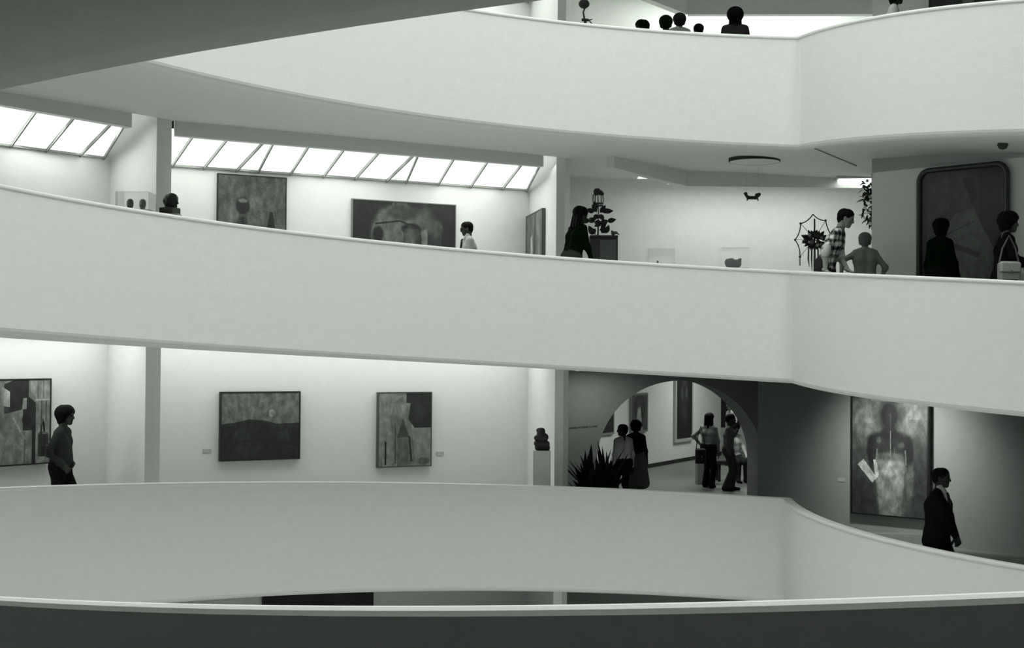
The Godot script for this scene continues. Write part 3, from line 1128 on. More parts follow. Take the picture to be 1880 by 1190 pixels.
func lower_right() -> void:
	var a := Vector2(4.38, 25.17)
	var b := Vector2(11.5, 19.31)
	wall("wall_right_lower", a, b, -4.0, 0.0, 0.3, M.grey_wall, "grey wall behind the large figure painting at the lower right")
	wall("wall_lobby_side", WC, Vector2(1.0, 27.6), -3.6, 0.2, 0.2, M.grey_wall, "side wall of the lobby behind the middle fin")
	var sk := MB.new()
	sk.prism(PackedVector2Array([a + Vector2(-0.01, -0.02), b + Vector2(-0.02, -0.02), b, a]), [-3.5, -3.5, -3.5, -3.5], [-3.02, -3.25, -3.25, -3.02])
	# ceiling spotlight for the big figure painting
	var o := thing("ceiling_spotlight", S(5.45, -0.53, 21.9), 0, "small black ceiling spotlight trained on the large figure painting", "spotlight")
	var mb := MB.new()
	mb.tube([Vector3(0, 0, 0), Vector3(0, -0.07, 0)], [0.012, 0.012], 8)
	part("stem", mb, flat(0.1), o)
	var can := MB.new()
	can.tube([Vector3(-0.02, -0.05, 0.06), Vector3(0.0, -0.09, -0.04), Vector3(0.01, -0.11, -0.09)], [0.035, 0.05, 0.055], 14, false)
	var can_part := part("can", can, flat(0.1), o)
	var bulb := MB.new()
	bulb.ball(Vector3(0.008, -0.108, -0.075), Vector3.ONE * 0.03)
	part("bulb", bulb, M.glow, can_part)
	var sp := SpotLight3D.new()
	sp.name = "spot_beam"
	o.add_child(sp)
	sp.position = Vector3(0.02, -0.13, -0.14)
	sp.look_at(S(6.55, -1.75, 23.4))
	sp.spot_angle = 50
	sp.spot_angle_attenuation = 1.0
	sp.spot_range = 40
	sp.light_size = 0.1
	sp.light_energy = 5.0
	sp.light_color = Color(0.985, 1, 0.985)
	sp.shadow_enabled = true

func arch_room() -> void:
	var c := Vector2(3.279, -2.227)
	var r := 1.618
	var arc := PackedVector2Array()
	arc.append(Vector2(c.x - r, -3.5))
	for i in 33:
		var a := PI - PI * i / 32
		arc.append(c + Vector2(cos(a), sin(a)) * r)
	arc.append(Vector2(c.x + r, -3.5))
	var poly := PackedVector2Array([Vector2(0.7, -3.5), Vector2(0.7, 0.3), Vector2(6.6, 0.3), Vector2(6.6, -3.5)])
	var rev := arc.duplicate()
	rev.reverse()
	poly.append_array(rev)
	var mb := MB.new()
	var tr := Geometry2D.triangulate_polygon(poly)
	for q in [[27.5, 1.0], [29.4, -1.0]]:
		var first := mb.v.size()
		for p in poly:
			mb.put(S(p.x, p.y, q[0]), Vector3(0, 0, q[1]))
		for i in range(0, tr.size(), 3):
			mb.face(first + tr[i], first + tr[i + 1], first + tr[i + 2])
	var f2 := mb.v.size()
	for i in arc.size():
		var n := c - arc[i]
		if arc[i].y < c.y:
			n.y = 0
		n = n.normalized()
		mb.put(S(arc[i].x, arc[i].y, 27.5), Vector3(n.x, n.y, 0))
		mb.put(S(arc[i].x, arc[i].y, 29.4), Vector3(n.x, n.y, 0))
	for i in arc.size() - 1:
		mb.face(f2 + i * 2, f2 + i * 2 + 1, f2 + i * 2 + 3)
		mb.face(f2 + i * 2, f2 + i * 2 + 3, f2 + i * 2 + 2)
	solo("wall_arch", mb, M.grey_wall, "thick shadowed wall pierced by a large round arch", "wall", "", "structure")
	var fl := MB.new()
	fl.box(T(S(4, -3.25, 36.2)), Vector3(14, 0.2, 18))
	solo("floor_arch_room", fl, M.terrazzo, "polished pale floor of the room seen through the arch", "floor", "", "structure")
	var ce := MB.new()
	ce.box(T(S(4, 0.4, 36.2)), Vector3(14, 0.2, 18))
	solo("ceiling_arch_room", ce, M.ceiling, "ceiling of the room behind the arch", "ceiling", "", "structure")
	var a2 := Vector2(-0.4, 30.13)
	var b2 := Vector2(6.28, 42.46)
	wall("wall_arch_room_left", a2, b2, -3.16, 0.35, 0.2, M.wall, "white receding wall hung with framed pictures inside the arch")
	var bs := MB.new()
	var e := (b2 - a2).normalized()
	var n := Vector2(e.y, -e.x)
	bs.prism(PackedVector2Array([a2, b2, b2 + n * 0.025, a2 + n * 0.025]), [-3.16, -3.16, -3.16, -3.16], [-3.05, -3.05, -3.05, -3.05])
	solo("baseboard_arch_room", bs, flat(0.12), "dark baseboard along the receding wall inside the arch", "baseboard", "", "structure")
	wall("wall_arch_room_far", Vector2(5.6, 44.0), Vector2(10.5, 44.0), -3.16, 0.35, 0.2, M.wall, "pale far wall of the room behind the arch")
	wall("wall_arch_room_right", Vector2(10.5, 44.0), Vector2(10.5, 27.6), -3.16, 0.35, 0.2, M.wall, "pale side wall of the room behind the arch")
	for q in [[4.2, 33.0, 1.6, 1.6], [6.6, 38.5, 1.6, 1.6], [1.5, 26.6, 0.6, 0.5]]:
		var o := thing("ceiling_panel_light", S(q[0], 0.3 if q[1] > 27 else -0.365, q[1]), 0, "square ceiling light panel deep in the arch room" if q[1] > 35 else ("square ceiling light panel just behind the arch" if q[1] > 27 else "small square ceiling light in the lobby before the arch"), "ceiling light", "arch room ceiling lights")
		var p := MB.new()
		p.box(T(Vector3(0, -0.02, 0)), Vector3(q[2] + 0.08, 0.04, q[3] + 0.08))
		var pf := part("frame", p, flat(0.6), o)
		var d := MB.new()
		d.box(T(Vector3(0, -0.045, 0)), Vector3(q[2], 0.012, q[3]))
		part("diffuser", d, M.glow, pf)
		area("panel_glow", S(q[0], 0.24 if q[1] > 27 else -0.421, q[1]), Vector3.RIGHT, Vector3.DOWN, Vector2(q[2], q[3]), 7.5 if q[1] > 27 else 8.0, o)

func pictures() -> void:
	hang("dark mottled painting of two bottle shapes hung under the long skylight", WB, WC, 1.476, 2.559, 1.3, 2.58, art(180, 212, 1, 0.34, 0.75, [
		["e", 0.2, 0.45, 0.08, 0.1, 0.46, 0.8], ["e", 0.55, 0.4, 0.1, 0.12, 0.42, 0.9], ["p", [0.3, 0.5, 0.42, 0.5, 0.52, 0.9, 0.18, 0.9], 0.24], ["e", 0.36, 0.36, 0.1, 0.1, 0.16, 0.15], ["e", 0.36, 0.3, 0.07, 0.025, 0.45, 0.3],
		["p", [0.76, 0.42, 0.8, 0.42, 0.84, 0.62, 0.9, 0.9, 0.66, 0.9, 0.72, 0.62], 0.14], ["l", 0.36, 0.5, 0.36, 0.9, 0.02, 0.14], ["l", 0.24, 0.9, 0.34, 0.55, 0.02, 0.17]]), 0.12, 0.014)
	hang("wide dark painting with a pale rounded form beside the man in glasses", WB, WC, 3.635, 5.451, 1.3, 2.325, art(300, 170, 2, 0.16, 0.6, [
		["e", 0.4, 0.55, 0.23, 0.5, 0.4, 0.12], ["e", 0.68, 0.3, 0.1, 0.22, 0.34, 0.4], ["p", [0.38, 0.02, 0.52, 0.02, 0.54, 0.2, 0.36, 0.2], 0.35], ["e", 0.48, 0.16, 0.14, 0.12, 0.27, 0.3], ["l", 0.22, 0.36, 0.45, 0.3, 0.014, 0.12], ["l", 0.45, 0.3, 0.55, 0.36, 0.014, 0.12],
		["e", 0.56, 0.42, 0.09, 0.09, 0.12, 0.2], ["p", [0.49, 0.42, 0.64, 0.42, 0.66, 1.0, 0.47, 1.0], 0.26], ["e", 0.55, 0.6, 0.05, 0.2, 0.36, 0.5], ["e", 0.24, 0.52, 0.05, 0.12, 0.14, 0.3], ["p", [0.74, 0.4, 0.86, 0.4, 0.87, 1.0, 0.73, 1.0], 0.24], ["e", 0.8, 0.4, 0.07, 0.14, 0.3, 0.3], ["p", [0.66, 0.45, 0.72, 0.4, 0.73, 1.0, 0.67, 1.0], 0.44]]), 0.5, 0.014)
	hang("landscape painting with a pale moon over dark hills", WB, WC, 1.55, 2.812, -1.73, -0.69, art(240, 200, 3, 0.44, 0.7, [
		["p", [0, 0.47, 0.2, 0.44, 0.34, 0.4, 0.55, 0.42, 0.7, 0.47, 1, 0.46, 1, 1, 0, 1], 0.2], ["p", [0, 0.52, 0.2, 0.49, 0.34, 0.43, 0.55, 0.46, 0.7, 0.53, 1, 0.52, 1, 1, 0, 1], 0.17], ["e", 0.64, 0.31, 0.045, 0.055, 0.62, 0.15], ["e", 0.3, 0.62, 0.12, 0.1, 0.22, 0.8], ["e", 0.8, 0.6, 0.08, 0.1, 0.24, 0.6],
		["l", 0.25, 0.72, 0.6, 0.7, 0.012, 0.12], ["l", 0.6, 0.7, 0.95, 0.8, 0.012, 0.12], ["e", 0.3, 0.85, 0.15, 0.1, 0.21, 0.8], ["l", 0.72, 0.58, 0.84, 0.52, 0.01, 0.1], ["l", 0.84, 0.52, 0.88, 0.66, 0.01, 0.1]]), 0.12, 0.022, 0.07)
	hang("upright abstract painting with a dark corner block and a pointed tower", WB, WC, 4.10, 5.04, -1.91, -0.717, art(190, 240, 4, 0.52, 0.45, [
		["p", [0.3, 0.12, 0.45, 0.05, 0.55, 0.2, 0.6, 0.35, 0.7, 0.95, 0.55, 0.98, 0.3, 0.9, 0.22, 0.35], 0.44], ["p", [0.52, 0.0, 1, 0, 1, 0.48, 0.68, 0.48, 0.56, 0.36, 0.6, 0.14, 0.52, 0.14], 0.17], ["e", 0.75, 0.25, 0.1, 0.12, 0.22, 0.8], ["e", 0.42, 0.22, 0.1, 0.08, 0.56, 0.6],
		["p", [0.35, 0.61, 0.46, 0.34, 0.58, 0.61], 0.3], ["p", [0.36, 0.62, 0.58, 0.62, 0.55, 1, 0.35, 1], 0.4], ["p", [0.12, 0.66, 0.155, 0.66, 0.155, 0.97, 0.12, 0.97], 0.08], ["l", 0.58, 0.6, 0.62, 0.92, 0.03, 0.16], ["l", 0.31, 0.42, 0.32, 0.95, 0.02, 0.26], ["e", 0.85, 0.93, 0.12, 0.05, 0.36, 0.3]]), 0.3, 0.016, 0.07)
	hang("large abstract painting of dark and pale planks behind the walking woman", WA, WB, 4.05, 5.52, -1.64, -0.47, art(280, 220, 5, 0.5, 0.6, [
		["p", [0.5, 0.05, 0.62, 0.0, 0.76, 0.0, 0.76, 0.2, 0.84, 0.28, 0.84, 0.6, 0.7, 0.6, 0.7, 0.35, 0.5, 0.4], 0.18], ["p", [0.48, 0.08, 0.56, 0.14, 0.56, 0.32, 0.45, 0.3], 0.66], ["p", [0.7, 0.22, 0.74, 0.22, 0.74, 0.35, 0.69, 0.35], 0.6], ["p", [0.78, 0, 1, 0, 1, 0.24, 0.86, 0.24, 0.78, 0.14], 0.58],
		["l", 0.86, 0, 0.86, 0.22, 0.008, 0.3], ["l", 0.92, 0, 0.92, 0.22, 0.008, 0.3], ["l", 0.84, 0.24, 1, 0.24, 0.012, 0.7], ["l", 0.9, 0.26, 0.9, 0.55, 0.008, 0.25], ["l", 0.95, 0.26, 0.95, 0.5, 0.008, 0.3], ["p", [0.8, 0.55, 0.84, 0.55, 0.84, 1, 0.8, 1], 0.12], ["l", 0.6, 0.45, 0.72, 0.7, 0.02, 0.6], ["l", 0.72, 0.7, 0.72, 1, 0.008, 0.25], ["e", 0.74, 0.47, 0.05, 0.07, 0.12, 0.2], ["e", 0.92, 0.75, 0.07, 0.2, 0.6, 0.8], ["e", 0.3, 0.4, 0.2, 0.3, 0.4, 0.6]]), 0.1, 0.02, 0.08)
	# on the side of the middle fin
	var d := Vector2(sin(-0.157), cos(-0.157))
	var s := Vector2(cos(-0.157), -sin(-0.157))
	var c := Vector2(CX, CZ)
	hang("narrow grey painting on the side of the middle fin wall", c + d * 13.2 - s * 0.115, c + d * 10.7 - s * 0.115, 0.1, 1.6, 1.2, 2.2, art(150, 120, 6, 0.42, 0.6, [["p", [0.55, 0, 0.62, 0, 0.6, 1, 0.5, 1], 0.25], ["p", [0.3, 0.4, 0.42, 0.35, 0.45, 1, 0.3, 1], 0.66], ["p", [0.7, 0, 0.85, 0, 0.85, 1, 0.75, 1], 0.5]]), 0.3, 0.02, 0.06)
	hang("dark painting glimpsed under the lower parapet", WB, WC, 2.25, 4.06, -5.1, -3.45, art(140, 120, 7, 0.13, 0.5, [["e", 0.7, 0.3, 0.12, 0.2, 0.2, 0.8]]), 0.06, 0.02)
	hang("large painting of a standing dark figure with a pale torso", Vector2(4.38, 25.17), Vector2(11.5, 19.31), 1.86, 3.215, -2.74, -0.76, art(220, 320, 8, 0.36, 0.7, [
		["e", 0.2, 0.22, 0.22, 0.18, 0.52, 0.9], ["e", 0.82, 0.2, 0.2, 0.18, 0.52, 0.9], ["e", 0.12, 0.62, 0.16, 0.3, 0.3, 0.9], ["e", 0.15, 0.85, 0.3, 0.22, 0.22, 0.9], ["e", 0.9, 0.7, 0.16, 0.4, 0.24, 0.9], ["e", 0.5, 0.16, 0.17, 0.14, 0.22, 0.6],
		["p", [0.31, 0.62, 0.7, 0.62, 0.66, 1, 0.38, 1], 0.5, 0.8], ["e", 0.51, 0.78, 0.16, 0.26, 0.54, 0.5], ["e", 0.5, 0.37, 0.27, 0.09, 0.14, 0.25], ["e", 0.27, 0.45, 0.065, 0.13, 0.12, 0.3], ["e", 0.75, 0.45, 0.065, 0.13, 0.12, 0.3], ["e", 0.5, 0.42, 0.2, 0.09, 0.2, 0.5], ["e", 0.5, 0.29, 0.09, 0.06, 0.13, 0.4],
		["e", 0.5, 0.15, 0.105, 0.1, 0.1, 0.2], ["e", 0.5, 0.17, 0.05, 0.07, 0.16, 0.7], ["e", 0.36, 0.36, 0.03, 0.03, 0.34, 0.5], ["e", 0.66, 0.4, 0.04, 0.025, 0.34, 0.6], ["e", 0.52, 0.58, 0.17, 0.1, 0.56, 0.45], ["e", 0.52, 0.59, 0.1, 0.065, 0.66, 0.5], ["e", 0.52, 0.5, 0.2, 0.03, 0.4, 0.6], ["e", 0.62, 0.72, 0.06, 0.06, 0.64, 0.7],
		["p", [0.08, 0.58, 0.16, 0.53, 0.34, 0.68, 0.28, 0.73], 0.7], ["p", [0.29, 0.53, 0.33, 0.53, 0.37, 0.66, 0.32, 0.7], 0.72], ["l", 0.515, 0.14, 0.515, 0.26, 0.01, 0.3], ["l", 0.515, 0.28, 0.515, 0.5, 0.01, 0.56], ["l", 0.34, 0.44, 0.325, 0.55, 0.014, 0.5], ["l", 0.57, 0.42, 0.57, 0.47, 0.01, 0.4], ["l", 0.71, 0.44, 0.72, 0.56, 0.016, 0.5], ["e", 0.77, 0.7, 0.05, 0.14, 0.42, 0.6]]), 0.05, 0.022, 0.14)
	var ra := Vector2(-0.4, 30.13)
	var rb := Vector2(6.28, 42.46)
	hang("tall dark painting in a pale frame inside the arch", ra, rb, 10.22, 11.56, -2.58, -0.45, art(110, 190, 9, 0.14, 0.5, [["e", 0.5, 0.16, 0.1, 0.12, 0.36, 0.4], ["e", 0.5, 0.4, 0.25, 0.2, 0.22, 0.8], ["e", 0.35, 0.35, 0.06, 0.08, 0.34, 0.5], ["e", 0.62, 0.35, 0.06, 0.08, 0.34, 0.5], ["e", 0.5, 0.65, 0.15, 0.12, 0.24, 0.9]]), 0.72, 0.09, 0.07)
	hang("framed painting of a veiled pale shape behind the couple inside the arch", ra, rb, 7.2, 8.29, -2.17, -1.152, art(150, 150, 10, 0.3, 0.5, [["e", 0.5, 0.35, 0.35, 0.32, 0.18, 0.2], ["p", [0.4, 0.3, 0.55, 0.3, 0.7, 1, 0.25, 1], 0.62], ["e", 0.45, 0.25, 0.12, 0.12, 0.25, 0.4], ["p", [0.6, 0.3, 0.75, 0.5, 0.75, 0.9, 0.66, 0.9], 0.14]]), 0.45, 0.05, 0.06)
	hang("dark painting half hidden by the left edge of the arch", ra, rb, 4.7, 6.15, -2.136, -0.95, art(90, 90, 11, 0.14, 0.4, []), 0.55, 0.05, 0.06)
	hang("dark upright panel on the far wall behind the man in white", Vector2(5.6, 44.0), Vector2(10.5, 44.0), 0.86, 1.5, -2.4, -0.6, art(60, 150, 12, 0.14, 0.4, []), 0.12, 0.03, 0.05)
	hang("large dark painting with pale streaks behind the upper right parapet", Vector2(5.0, 19.7), Vector2(8.6, 15.51), 0.93, 2.6, 3.7, 5.3, art(170, 170, 13, 0.16, 0.5, [["p", [0.28, 0, 0.36, 0, 0.42, 0.6, 0.3, 0.5], 0.42], ["p", [0.62, 0, 0.7, 0, 0.7, 1, 0.6, 1], 0.45]]), 0.1, 0.02)
	rounded_picture()
	for q in [[1.374, -1.569, "small white caption card left of the moon landscape", WB, WC], [5.22, -1.719, "small white caption card right of the tower painting", WB, WC], [1.62, -2.2, "small caption card left of the large figure painting", Vector2(4.38, 25.17), Vector2(11.5, 19.31)]]:
		var e: Vector2 = (q[4] - q[3]).normalized()
		var n := Vector2(e.y, -e.x)
		var p: Vector2 = q[3] + e * q[0] + n * 0.006
		var mb := MB.new()
		mb.box(Transform3D(Basis(Vector3(e.x, 0, -e.y), Vector3.UP, Vector3(n.x, 0, -n.y)), Vector3.ZERO), Vector3(0.13, 0.06, 0.012))
		var o := solo("caption_card", mb, flat(0.74), q[2], "caption card", "caption cards")
		o.position = S(p.x, q[1], p.y)

func rounded_picture() -> void:
	var a := Vector2(5.0, 19.7)
	var b := Vector2(8.6, 15.51)
	var e := (b - a).normalized()
	var n := Vector2(e.y, -e.x)
	var mid := a + e * 1.445 + n * 0.004
	var o := thing("painting", S(mid.x, 1.5, mid.y), 0, "huge dark painting in a frame with rounded corners", "painting")
	o.basis = Basis(Vector3(e.x, 0, -e.y), Vector3.UP, Vector3(n.x, 0, -n.y))
	var w := 1.39
	var h := 1.94
	var out := []
	var rad := 0.15
	var path := []
	var rr := []
	for q in [[1, 1, 0], [-1, 1, 1], [-1, -1, 2], [1, -1, 3]]:
		for i in 7:
			var t: float = PI / 2 * (q[2] + i / 6.0)
			out.append(Vector2(q[0] * (w / 2 - 0.05 - rad) + rad * cos(t), q[1] * (h / 2 - 0.05 - rad) + rad * sin(t)))
	out.append(out[0])
	for p in out:
		path.append(Vector3(p.x, p.y, 0.06))
		rr.append(0.038)
	var f := MB.new()
	f.tube(path, rr, 10, false)
	part("frame", f, flat(0.24, 0.25, 0.4), o)
	var c := MB.new()
	for sg in [1.0, -1.0]:
		var first := c.v.size()
		c.put(Vector3(0, 0, 0.035 + 0.02 * sg), Vector3(0, 0, sg), Vector2(0.5, 0.5))
		for p in out:
			c.put(Vector3(p.x, p.y, 0.035 + 0.02 * sg), Vector3(0, 0, sg), Vector2(p.x / w + 0.5, 0.5 - p.y / h))
		for i in out.size() - 1:
			c.face(first, first + 1 + i, first + 2 + i)
	var m := StandardMaterial3D.new()
	m.albedo_texture = art(230, 320, 14, 0.22, 0.5, [["p", [0.0, 0, 0.12, 0, 0.12, 1, 0, 1], 0.13], ["p", [0.66, 0, 0.9, 0, 0.9, 0.7, 0.7, 0.6], 0.17], ["p", [0.42, 0.34, 0.62, 0.3, 0.72, 0.45, 0.86, 0.62, 0.86, 1, 0.4, 1, 0.36, 0.62, 0.34, 0.42], 0.37], ["l", 0.34, 0.47, 0.62, 0.4, 0.012, 0.24], ["l", 0.4, 0.55, 0.66, 0.62, 0.05, 0.2],
		["e", 0.52, 0.2, 0.12, 0.13, 0.27, 0.3], ["p", [0.5, 0.1, 0.62, 0.1, 0.66, 0.24, 0.6, 0.28], 0.15], ["l", 0.2, 0.16, 0.24, 0.3, 0.012, 0.38], ["l", 0.24, 0.3, 0.34, 0.3, 0.012, 0.4], ["l", 0.34, 0.3, 0.38, 0.18, 0.012, 0.38], ["e", 0.29, 0.2, 0.1, 0.12, 0.26, 0.4]])
	m.roughness = 0.35
	part("canvas", c, m, o)

func plinth(at: Vector2, k: int, head: float, w: float, tone: float, label: String, group := "") -> void:
	var y := ramp_floor(k, at.x, at.y)
	var mb := MB.new()
	mb.bevel_box(T(Vector3(0, (head - y) / 2, 0)), Vector3(w, head - y, w), 0.006)
	var o := solo("pedestal", mb, flat(tone, 0.7), label, "pedestal", group)
	o.position = S(at.x, y, at.y)

func glass_case(at: Vector2, y: float, w: float, h: float, label: String) -> void:
	var o := thing("glass_case", S(at.x, y, at.y), 0, label, "display case", "glass display cases")
	for q in [[0, 0, w / 2, w, h, 0.006], [0, 0, -w / 2, w, h, 0.006], [w / 2, 0, 0, 0.006, h, w - 0.012], [-w / 2, 0, 0, 0.006, h, w - 0.012]]:
		var mb := MB.new()
		mb.box(T(Vector3(q[0], h / 2, q[2])), Vector3(q[3], q[4], q[5]))
		part("pane", mb, M.glass, o)
	var t := MB.new()
	t.box(T(Vector3(0, h + 0.004, 0)), Vector3(w + 0.006, 0.006, w + 0.006))
	part("lid_pane", t, M.glass, o)

func middle_objects() -> void:
	# bust by the left fin
	plinth(Vector2(-4.43, 18.3), 0, 1.70, 0.24, 0.62, "grey pedestal under the dark bust")
	var o := thing("bust", S(-4.43, 1.70, 18.3), deg_to_rad(70), "dark bronze head on a block beside the left fin", "bust")
	var mb := MB.new()
	mb.coloured = true
	var c := lin(0.09)
	fsdf(mb, [[Vector3(0, 0.175, -0.02), Vector3(0, 0.19, 0.02), 0.085, 0.08, c], [Vector3(0, 0.14, 0.03), Vector3(0, 0.1, 0.055), 0.06, 0.04, c], [Vector3(0, 0.15, 0.1), Vector3(0, 0.135, 0.108), 0.013, 0.014, c], [Vector3(0, 0.12, -0.02), Vector3(0, 0.06, -0.02), 0.055, 0.06, c], [Vector3(0.08, 0.16, 0), Vector3(0.08, 0.13, 0), 0.015, 0.012, c], [Vector3(-0.08, 0.16, 0), Vector3(-0.08, 0.13, 0), 0.015, 0.012, c]], [], 0.008, 0.02)
	var vm := StandardMaterial3D.new()
	vm.vertex_color_use_as_albedo = true
	vm.roughness = 0.5
	part("head", mb, vm, o)
	var bb := MB.new()
	bb.bevel_box(T(Vector3(0, 0.04, -0.01)), Vector3(0.2, 0.08, 0.2), 0.008)
	part("base", bb, flat(0.1, 0.5), o)
	# two small heads in a case
	plinth(Vector2(-4.85, 18.2), 0, 1.73, 0.46, 0.86, "white pedestal under the two small stone heads")
	glass_case(Vector2(-4.85, 18.2), 1.73, 0.42, 0.22, "clear glass case over the two small stone heads")
	for q in [[-4.927, "small pale round stone head farther from the fin", 0.3], [-4.765, "small grey oval stone head nearer the fin", 0.42]]:
		var hb := MB.new()
		hb.coloured = true
		var cc := lin(q[2])
		fsdf(hb, [[Vector3(0, 0.07, 0), Vector3(0, 0.1, 0), 0.045, 0.042, cc], [Vector3(0, 0.02, 0), Vector3(0, 0.03, 0), 0.03, 0.03, cc], [Vector3(0, 0.085, 0.04), Vector3(0, 0.07, 0.048), 0.008, 0.01, cc]], [], 0.008, 0.02)
		var so := solo("stone_carving", hb, vm, q[1], "carving", "small stone heads in the glass case")
		so.position = S(q[0], 1.74, 18.2)
	# ceramic tree on a dark chest
	var px := Vector2(1.313, 20.5)
	var fy := ramp_floor(0, px.x, px.y)
	var ch := thing("display_chest", S(px.x, fy, px.y), 0, "tall dark wooden chest under the ceramic flowering tree", "chest")
	var hh := 1.634 - fy
	var b1 := MB.new()
	b1.bevel_box(T(Vector3(0, hh / 2, 0)), Vector3(0.405, hh, 0.3), 0.008)
	var chest_body := part("body", b1, flat(0.16, 0.6), ch)
	var b2 := MB.new()
	b2.box(T(Vector3(0.06, hh - 0.22, 0.155)), Vector3(0.23, 0.3, 0.012))
	part("panel", b2, flat(0.3, 0.6), chest_body)
	var b3 := MB.new()
	b3.box(T(Vector3(0, hh - 0.02, 0.155)), Vector3(0.405, 0.03, 0.02))
	part("top_rail", b3, flat(0.1, 0.6), chest_body)
	var tr := thing("ceramic_tree", S(1.235, 1.646, 20.5), 0, "dark ceramic flowering tree with a bird cage crown on the chest", "sculpture")
	var st := MB.new()
	st.tube([Vector3(0, 0, 0), Vector3(0.005, 0.3, 0), Vector3(-0.005, 0.6, 0)], [0.012, 0.008, 0.006], 8)
	part("stem", st, flat(0.12), tr)
	for q in [-0.072, -0.045, 0.04, 0.068]:
		var rd := MB.new()
		rd.tube([Vector3(q * 0.9, 0.42, 0.03 - q * q * 4), Vector3(q * 1.05, 0.5, 0.05 - q * q * 6), Vector3(q, 0.59, 0.03 - q * q * 4)], [0.007, 0.007, 0.007], 6)
		part("cage_rod", rd, flat(0.14), tr)
	for y in [0.425, 0.46]:
		var rg := MB.new()
		var pp := []
		var pr := []
		for a in 17:
			pp.append(Vector3(0.072 * cos(TAU * a / 16), y, 0.06 * sin(TAU * a / 16)))
			pr.append(0.008)
		rg.tube(pp, pr, 6, false)
		part("cage_ring", rg, flat(0.25), tr)
	var bl := MB.new()
	for q in [[-0.02, 0.63, 0.05], [0.03, 0.615, 0.04], [0.06, 0.6, 0.025], [-0.035, 0.6, 0.03], [0, 0.65, 0.03]]:
		bl.ball(Vector3(q[0], q[1], 0), Vector3.ONE * q[2])
	part("bloom", bl, flat(0.09), tr)
	var lm := leaf_mesh(0.15, 0.075, 0.05)
	for q in [[-0.06, 0.33, 1.25, 0.2], [0.06, 0.33, -1.25, 0.2], [-0.02, 0.33, 0.6, 0.0], [0.03, 0.32, -0.6, 0.0], [0.08, 0.34, -1.5, -0.2], [-0.01, 0.3, 2.6, 0.3], [0.02, 0.3, -2.6, 0.3], [-0.03, 0.36, 0.2, 0], [-0.12, 0.22, 1.9, 0], [-0.05, 0.2, -2.0, 0], [0.05, 0.19, 2.2, 0], [0.13, 0.2, -1.4, 0], [0.09, 0.02, 0.15, 0], [0.06, 0.02, -0.15, 0], [0.11, 0.02, -0.35, 0], [-0.08, 0.02, 0.5, 0.1], [-0.17, 0.06, 1.7, 0.1]]:
		var lo := MeshInstance3D.new()
		lo.name = "leaf"
		lo.mesh = lm
		lo.material_override = flat(0.1)
		lo.transform = Transform3D(Basis(Vector3.BACK, q[2]) * Basis(Vector3.RIGHT, q[3]), Vector3(q[0], q[1], 0.02))
		tr.add_child(lo, true)
	for q in [[-0.095, 0.213, 0.05], [0.085, 0.184, 0.05], [-0.085, 0.05, 0.055], [0.07, 0.12, 0.035]]:
		var fb := MB.new()
		fb.ball(Vector3(q[0], q[1], 0.02), Vector3(q[2], q[2] * 0.85, q[2]))
		fb.ball(Vector3(q[0] + 0.03, q[1] + 0.015, 0.03), Vector3.ONE * q[2] * 0.5)
		fb.tube([Vector3(q[0], q[1], 0.02), Vector3(q[0] * 0.3, q[1] - 0.05, 0)], [0.006, 0.006], 5)
		part("flower", fb, flat(0.11), tr)
	var bd := thing("ceramic_bird", S(1.475, 1.634, 20.5), 0, "small dark ceramic bird perched on the chest's right corner", "figurine")
	var bm := MB.new()
	bm.coloured = true
	fsdf(bm, [[Vector3(-0.02, 0.035, 0), Vector3(0.02, 0.05, 0), 0.028, 0.02, lin(0.2)], [Vector3(0.03, 0.045, 0), Vector3(0.07, 0.02, 0), 0.014, 0.006, lin(0.2)], [Vector3(-0.03, 0.06, 0), Vector3(-0.035, 0.065, 0), 0.018, 0.016, lin(0.2)], [Vector3(-0.015, 0.0, 0), Vector3(-0.015, 0.03, 0), 0.006, 0.006, lin(0.2)]], [], 0.006, 0.012)
	part("bird_body", bm, vm, bd)
	# alcove pedestals
	plinth(Vector2(2.30, 22.0), 0, 1.285, 0.4, 0.84, "white pedestal with a tiny dark figurine in the alcove")
	glass_case(Vector2(2.30, 22.0), 1.285, 0.4, 0.26, "clear glass case over the tiny figurine in the alcove")
	var fg := MB.new()
	fg.coloured = true
	var fc := lin(0.1)
	fsdf(fg, [[Vector3(-0.02, 0.02, 0), Vector3(0.03, 0.02, 0), 0.02, 0.018, fc], [Vector3(-0.015, 0.02, 0), Vector3(-0.012, 0.08, 0), 0.018, 0.014, fc], [Vector3(0.04, 0.02, 0), Vector3(0.042, 0.045, 0), 0.012, 0.012, fc]], [], 0.006, 0.012)
	var fo := solo("figurine", fg, vm, "tiny dark seated figurine in the left alcove case", "figurine")
	fo.position = S(2.27, 1.287, 22.0)
	plinth(Vector2(3.36, 21.5), 0, 1.235, 0.42, 0.84, "white pedestal under the mottled stone vessel in the alcove")
	glass_case(Vector2(3.36, 21.5), 1.235, 0.42, 0.3, "clear glass case over the mottled stone vessel")
	var vs := thing("stone_vessel", S(3.36, 1.237, 21.5), 0, "mottled grey stone animal vessel with a raised spout", "vessel")
	var vb := MB.new()
	vb.coloured = true
	var vc := lin(0.34)
	fsdf(vb, [[Vector3(-0.06, 0.07, 0), Vector3(0.05, 0.065, 0), 0.07, 0.065, vc], [Vector3(-0.07, 0.1, 0), Vector3(-0.03, 0.12, 0), 0.04, 0.035, vc], [Vector3(-0.1, 0.11, 0), Vector3(-0.1, 0.1, 0), 0.025, 0.03, vc], [Vector3(0.06, 0.08, 0), Vector3(0.105, 0.14, 0), 0.045, 0.022, vc]], [[Vector3(0.11, 0.18, 0), Vector3(0.11, 0.13, 0), 0.016, 0.014]], 0.009, 0.03)
	part("vessel_body", vb, grained(0.3, 0.12, 0.12, 0.7, 0.4), vs)
